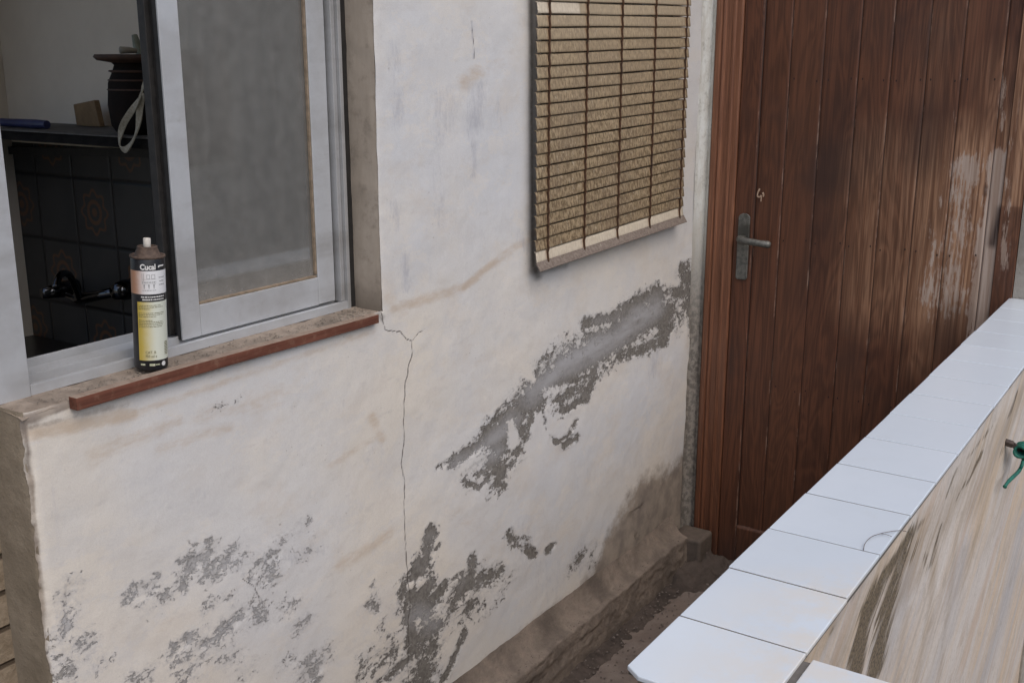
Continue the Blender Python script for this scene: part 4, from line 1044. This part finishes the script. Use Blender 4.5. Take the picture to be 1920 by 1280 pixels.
MB().box(.35, KX + .05, 1.665, KY + .05, 2.6, 2.65).build("ceiling", Mpl, room)
MB().box(-.6, KX, 1.665, KY, -.01, 0).build("room_floor", MFl, room)
mb = MB(); mb.add([(KX - .002, 2.0, 1.452), (KX - .016, 2.0, 1.452), (KX - .016, 2.0, 1.478), (KX - .002, 2.0, 1.478), (KX - .002, KY, 1.415), (KX - .016, KY, 1.415), (KX - .016, KY, 1.437), (KX - .002, KY, 1.437)],
    [(0, 1, 2, 3), (4, 7, 6, 5), (0, 4, 5, 1), (1, 5, 6, 2), (2, 6, 7, 3), (3, 7, 4, 0)])
mb.build("tile_trim", Mdk, room)
sh = empty("kitchen_shelf", (1.87, 2.5, 1.5), "long dark shelf under the cream kitchen wall, seen through the open window", "shelf")
MB().box(1.752, KX - .001, 1.9, KY - .001, 1.487, 1.5115).build("board", speckled("black_painted_board", (.010, .009, .009), (.018, .016, .015), 30, .9, spec=.1), sh, bevel=.001)
MB().box(1.745, KX - .001, 1.9, KY - .002, 1.5118, 1.5155).build("top_sheet", speckled("grey_worn_laminate", (.12, .11, .10), (.075, .068, .06), 30, .8), sh)
zs = 1.516
# brown pot
pcx, pcy = 1.865, 2.335
pot = empty("brown_pot", (pcx, pcy, zs), "dark brown pot with a wide rim holding cooking spoons on the kitchen shelf", "pot")
Mpot = speckled("dark_glazed_clay", (.008, .005, .004), (.014, .008, .006), 20, .8, spec=.15)
Mrim = speckled("brown_clay_rim", (.075, .034, .018), (.05, .024, .014), 40, .7)
MB().lathe([(0, 0), (.085, 0), (.098, .02), (.103, .07), (.098, .125), (.085, .155), (.080, .168), (.088, .176)], (pcx, pcy, zs), 40).build("pot_body", Mpot, pot, smooth=True)
MB().lathe([(.075, .172), (.120, .180), (.128, .188), (.124, .194), (.090, .190), (.070, .186), (.066, .17)], (pcx, pcy, zs), 40).build("rim", Mrim, pot, smooth=True)
mb = MB()
for z in (.150, .128, .105): mb.lathe([(.096 - (z - .1) * .15, z), (.1035 - (z - .1) * .15, z + .003), (.100 - (z - .1) * .15, z + .006)], (pcx, pcy, zs), 36)
mb.build("rope_bands", Mrim, pot, smooth=True)
Mspoon = speckled("pale_green_plastic", (.30, .32, .24), (.24, .25, .19), 30, .5)
sp1 = MB(); p1 = onx(252, 66, 1.86); p2 = onx(263, 106, 1.86); sp1.tube([p1, p1 * .5 + p2 * .5, p2, (p2.x, p2.y + .01, zs + .06)], [.007, .011, .009, .004], 10)
tag(sp1.build("cooking_spoon", Mspoon, smooth=True), "pale green spoon handle sticking up out of the brown pot", "spoon")
sp2 = MB(); p1 = onx(226, 99, 1.80); p2 = onx(256, 103, 1.84); sp2.tube([(p1.x, p1.y, zs + .204), ((p1.x + p2.x) / 2, (p1.y + p2.y) / 2, zs + .204), (p2.x, p2.y, zs + .202)], [.009, .008, .006], 10)
tag(sp2.build("cooking_spoon", speckled("pale_wood_spoon", (.42, .38, .31), (.35, .30, .24), 30, .6), smooth=True), "pale spoon lying flat across the rim of the brown pot", "spoon")
# leaning wooden board
q = [onx(a, b, 1.93) for a, b in [(137, 196), (176, 188), (186, 226), (143, 232)]]
z_low = zs + .002
q[2].z = z_low; q[3].z = z_low
mb = MB(); mb.add([tuple(p) for p in q] + [(p.x + .018, p.y, p.z) for p in q], [(0, 1, 2, 3), (7, 6, 5, 4), (0, 4, 5, 1), (1, 5, 6, 2), (2, 6, 7, 3), (3, 7, 4, 0)])
tag(mb.build("wooden_block", speckled("varnished_pine", (.26, .16, .075), (.20, .12, .055), 30, .5), bevel=.002), "small light wooden block standing on the shelf left of the pot", "block")
mb = MB(); a = onx(4, 240, 1.80); b = onx(89, 241, 1.80)
mb.tube([(1.80, a.y, zs + .0125), (1.80, b.y + .05, zs + .0125), (1.80, b.y, zs + .0125)], [.011, .0125, .011], 14)
tag(mb.build("blue_tube", speckled("dark_blue_plastic", (.030, .035, .11), (.022, .026, .08), 30, .4), smooth=False), "dark blue plastic tube lying on the left end of the kitchen shelf", "tube")
# looped pale strap hanging in front of the shelf
XR = 1.735
loop = [(281, 132), (276, 150), (268, 165), (264, 180), (256, 195), (243, 214), (232, 232), (226, 250), (224, 268), (228, 279), (237, 280), (247, 268), (255, 250), (260, 228), (262, 205), (265, 188), (268, 175)]
mb = MB(); pth = smooth_path([onx(a, b, XR + .004 * math.sin(i)) for i, (a, b) in enumerate(loop)], 5)
def ribbon(mb, pts, w, t, nvec):
    vs = []; fs = []
    for i, p in enumerate(pts):
        d = (pts[min(i + 1, len(pts) - 1)] - pts[max(i - 1, 0)]).normalized(); s_ = d.cross(nvec).normalized()
        tw = nvec * math.cos(i * .22) * .6 + s_ * .8; u = tw.normalized() * w / 2; k = d.cross(u).normalized() * t / 2
        vs += [p + u + k, p - u + k, p - u - k, p + u - k]
    n = len(pts)
    for i in range(n - 1):
        a = i * 4; fs += [(a + j, a + 4 + j, a + 4 + (j + 1) % 4, a + (j + 1) % 4) for j in range(4)]
    fs += [(0, 1, 2, 3), ((n - 1) * 4 + 3, (n - 1) * 4 + 2, (n - 1) * 4 + 1, (n - 1) * 4)]
    mb.add(vs, fs)
ribbon(mb, pth, .016, .0035, Vector((1, 0, 0)))
Mstrap = speckled("pale_woven_cord", (.46, .41, .32), (.33, .29, .22), 200, .9, .6, .001)
tag(mb.build("looped_strap", Mstrap, bevel=.0008), "pale woven strap hanging in a loop in front of the kitchen shelf", "strap")
q = [onx(a, b, 1.765) for a, b in [(274, 203), (291, 201), (297, 300), (291, 282)]]
mb = MB(); n = 10; vs = []
for i in range(n + 1):
    t = i / n
    L = q[0].lerp(q[3], t); R_ = q[1].lerp(q[2], t)
    for j in range(5):
        p = L.lerp(R_, j / 4); vs.append((p.x + .004 * math.sin(j * 2.2 + t * 3), p.y, p.z))
mb.add(vs, [(i * 5 + j, i * 5 + j + 1, i * 5 + 6 + j, i * 5 + 5 + j) for i in range(n) for j in range(4)])
o = mb.build("white_cloth", speckled("white_cotton", (.55, .56, .58), (.48, .49, .51), 60, .9), smooth=True)
o.modifiers.new("thickness", 'SOLIDIFY').thickness = .002
tag(o, "narrow white cloth hanging beside the strap, half hidden by the sliding sash", "cloth")
# wall tap
tap = empty("kitchen_tap", (1.95, 2.8, 1.02), "dark chrome wall tap on the floral tiles above the sink, seen through the open window", "tap")
Mch = M("dark_chrome").done((.10, .10, .105), .12, metal=1.0)
ta, tb, tc_ = onx(150, 560, 1.94), onx(188, 553, 1.94), onx(225, 545, 1.94)
MB().tube([onx(130, 552, 1.94), ta, tb, tc_], [.014, .018, .014, .014], 16).build("tap_body", Mch, tap, smooth=True)
MB().tube([(KX - .001, tc_.y, tc_.z), (1.955, tc_.y, tc_.z), (1.92, tc_.y, tc_.z)], [.030, .030, .022], 16).build("tap_knob", Mch, tap, smooth=True)
tk = onx(88, 548, 1.90)
MB().tube([(KX - .001, tk.y, tk.z), (1.94, tk.y, tk.z), (1.885, tk.y, tk.z)], [.026, .024, .016], 16).build("tap_knob", Mch, tap, smooth=True)
sp_ = [onx(150, 560, 1.93), onx(140, 535, 1.90), onx(128, 514, 1.87), onx(112, 516, 1.82), onx(104, 540, 1.79)]
MB().tube(smooth_path(sp_, 5), .010, 14).build("spout", Mch, tap, smooth=True)
ct = empty("kitchen_counter", (1.7, 2.4, 0), "black worktop and base units under the tap in the dim kitchen", "counter")
MB().box(1.42, KX - .001, 1.9, KY - .001, .80, .84).build("worktop", speckled("black_granite", (.010, .010, .011), (.022, .022, .022), 90, .3), ct, bevel=.003)
MB().box(1.46, KX - .002, 1.92, KY - .002, .0, .799).build("base_units", Mdk, ct)

# ------------------------------------------------------------------ iron hook with green cord on the outer face
hk = empty("iron_hook", ony(1884, 828, YP0 + .01), "small rusty iron bracket fixed in the streaked outer face of the parapet", "hook")
Mir = speckled("dark_rusty_iron", (.050, .038, .032), (.09, .062, .05), 150, .8, .5, .0005)
h0 = ony(1884, 828, YP0 + .012)
Mi = MB()
h1 = ony(1899, 833, YP0 - .004); h2 = ony(1912, 842, YP0 - .016); h3 = ony(1935, 846, YP0 - .030)
Mi.tube([h0, h1], .0085, 4); Mi.tube([h1, h2, h3], [.0075, .0095, .008], 4)
Mi.build("bracket", Mir, hk, bevel=.001)
Mi = MB(); Mi.tube(smooth_path([ony(1905, 838, YP0 - .006), ony(1912, 832, YP0 - .012), ony(1922, 828, YP0 - .02), ony(1935, 830, YP0 - .03)]), .0028, 8); Mi.build("bent_wire", Mir, hk, smooth=True)
Mgn = speckled("green_nylon_cord", (.010, .16, .115), (.006, .09, .07), 160, .6, .6, .0008)
mb = MB()
yk = YP0 - .022
kc = ony(1917, 842, yk)
for k in range(5):
    pts = []
    for t in range(17):
        a = t / 16 * 2 * math.pi
        pts.append(kc + Vector((-.020 + k * .007 + .004 * math.sin(a * 2), .013 * math.cos(a), .012 * math.sin(a) + .002 * (k % 2))))
    mb.tube(pts, .0036, 8)
mb.tube(smooth_path([kc + Vector((0, -.008, -.006)), ony(1919, 860, yk), ony(1916, 872, yk), ony(1910, 883, yk + .004), ony(1898, 895, yk + .008), ony(1890, 903, yk + .010), ony(1884, 912, yk + .012)], 6), [.0042] * 30 + [.0036] * 6 + [.0048], 8)
mb.tube(smooth_path([kc + Vector((.004, -.006, 0)), ony(1921, 850, yk), ony(1924, 866, yk)], 4), .0036, 8)
tag(mb.build("green_cord", Mgn, smooth=True), "knotted green nylon cord with a loose end tied to the iron bracket", "cord")

# ------------------------------------------------------------------ what stands across the yard (lights and mirrors into the scene)
nb = empty("neighbour_house", (2, -7, -.7), "plain cream house across the yard, outside the picture, mirrored in the window pane", "house")
MB().box(-6, 12, -7.4, -7, -.7, 3.0).build("wall", speckled("weathered_cream_render", (.42, .38, .33), (.36, .33, .29), 3, .9, .3, .01), nb)
MB().box(-6.2, 12.2, -7.5, -6.7, 3.002, 3.14).build("roof_edge", M_END, nb)
for x in (-3, 0.5, 4, 8): MB().box(x, x + 1.2, -6.998, -6.96, .5, 1.8).build("shutter", Mdk, nb)
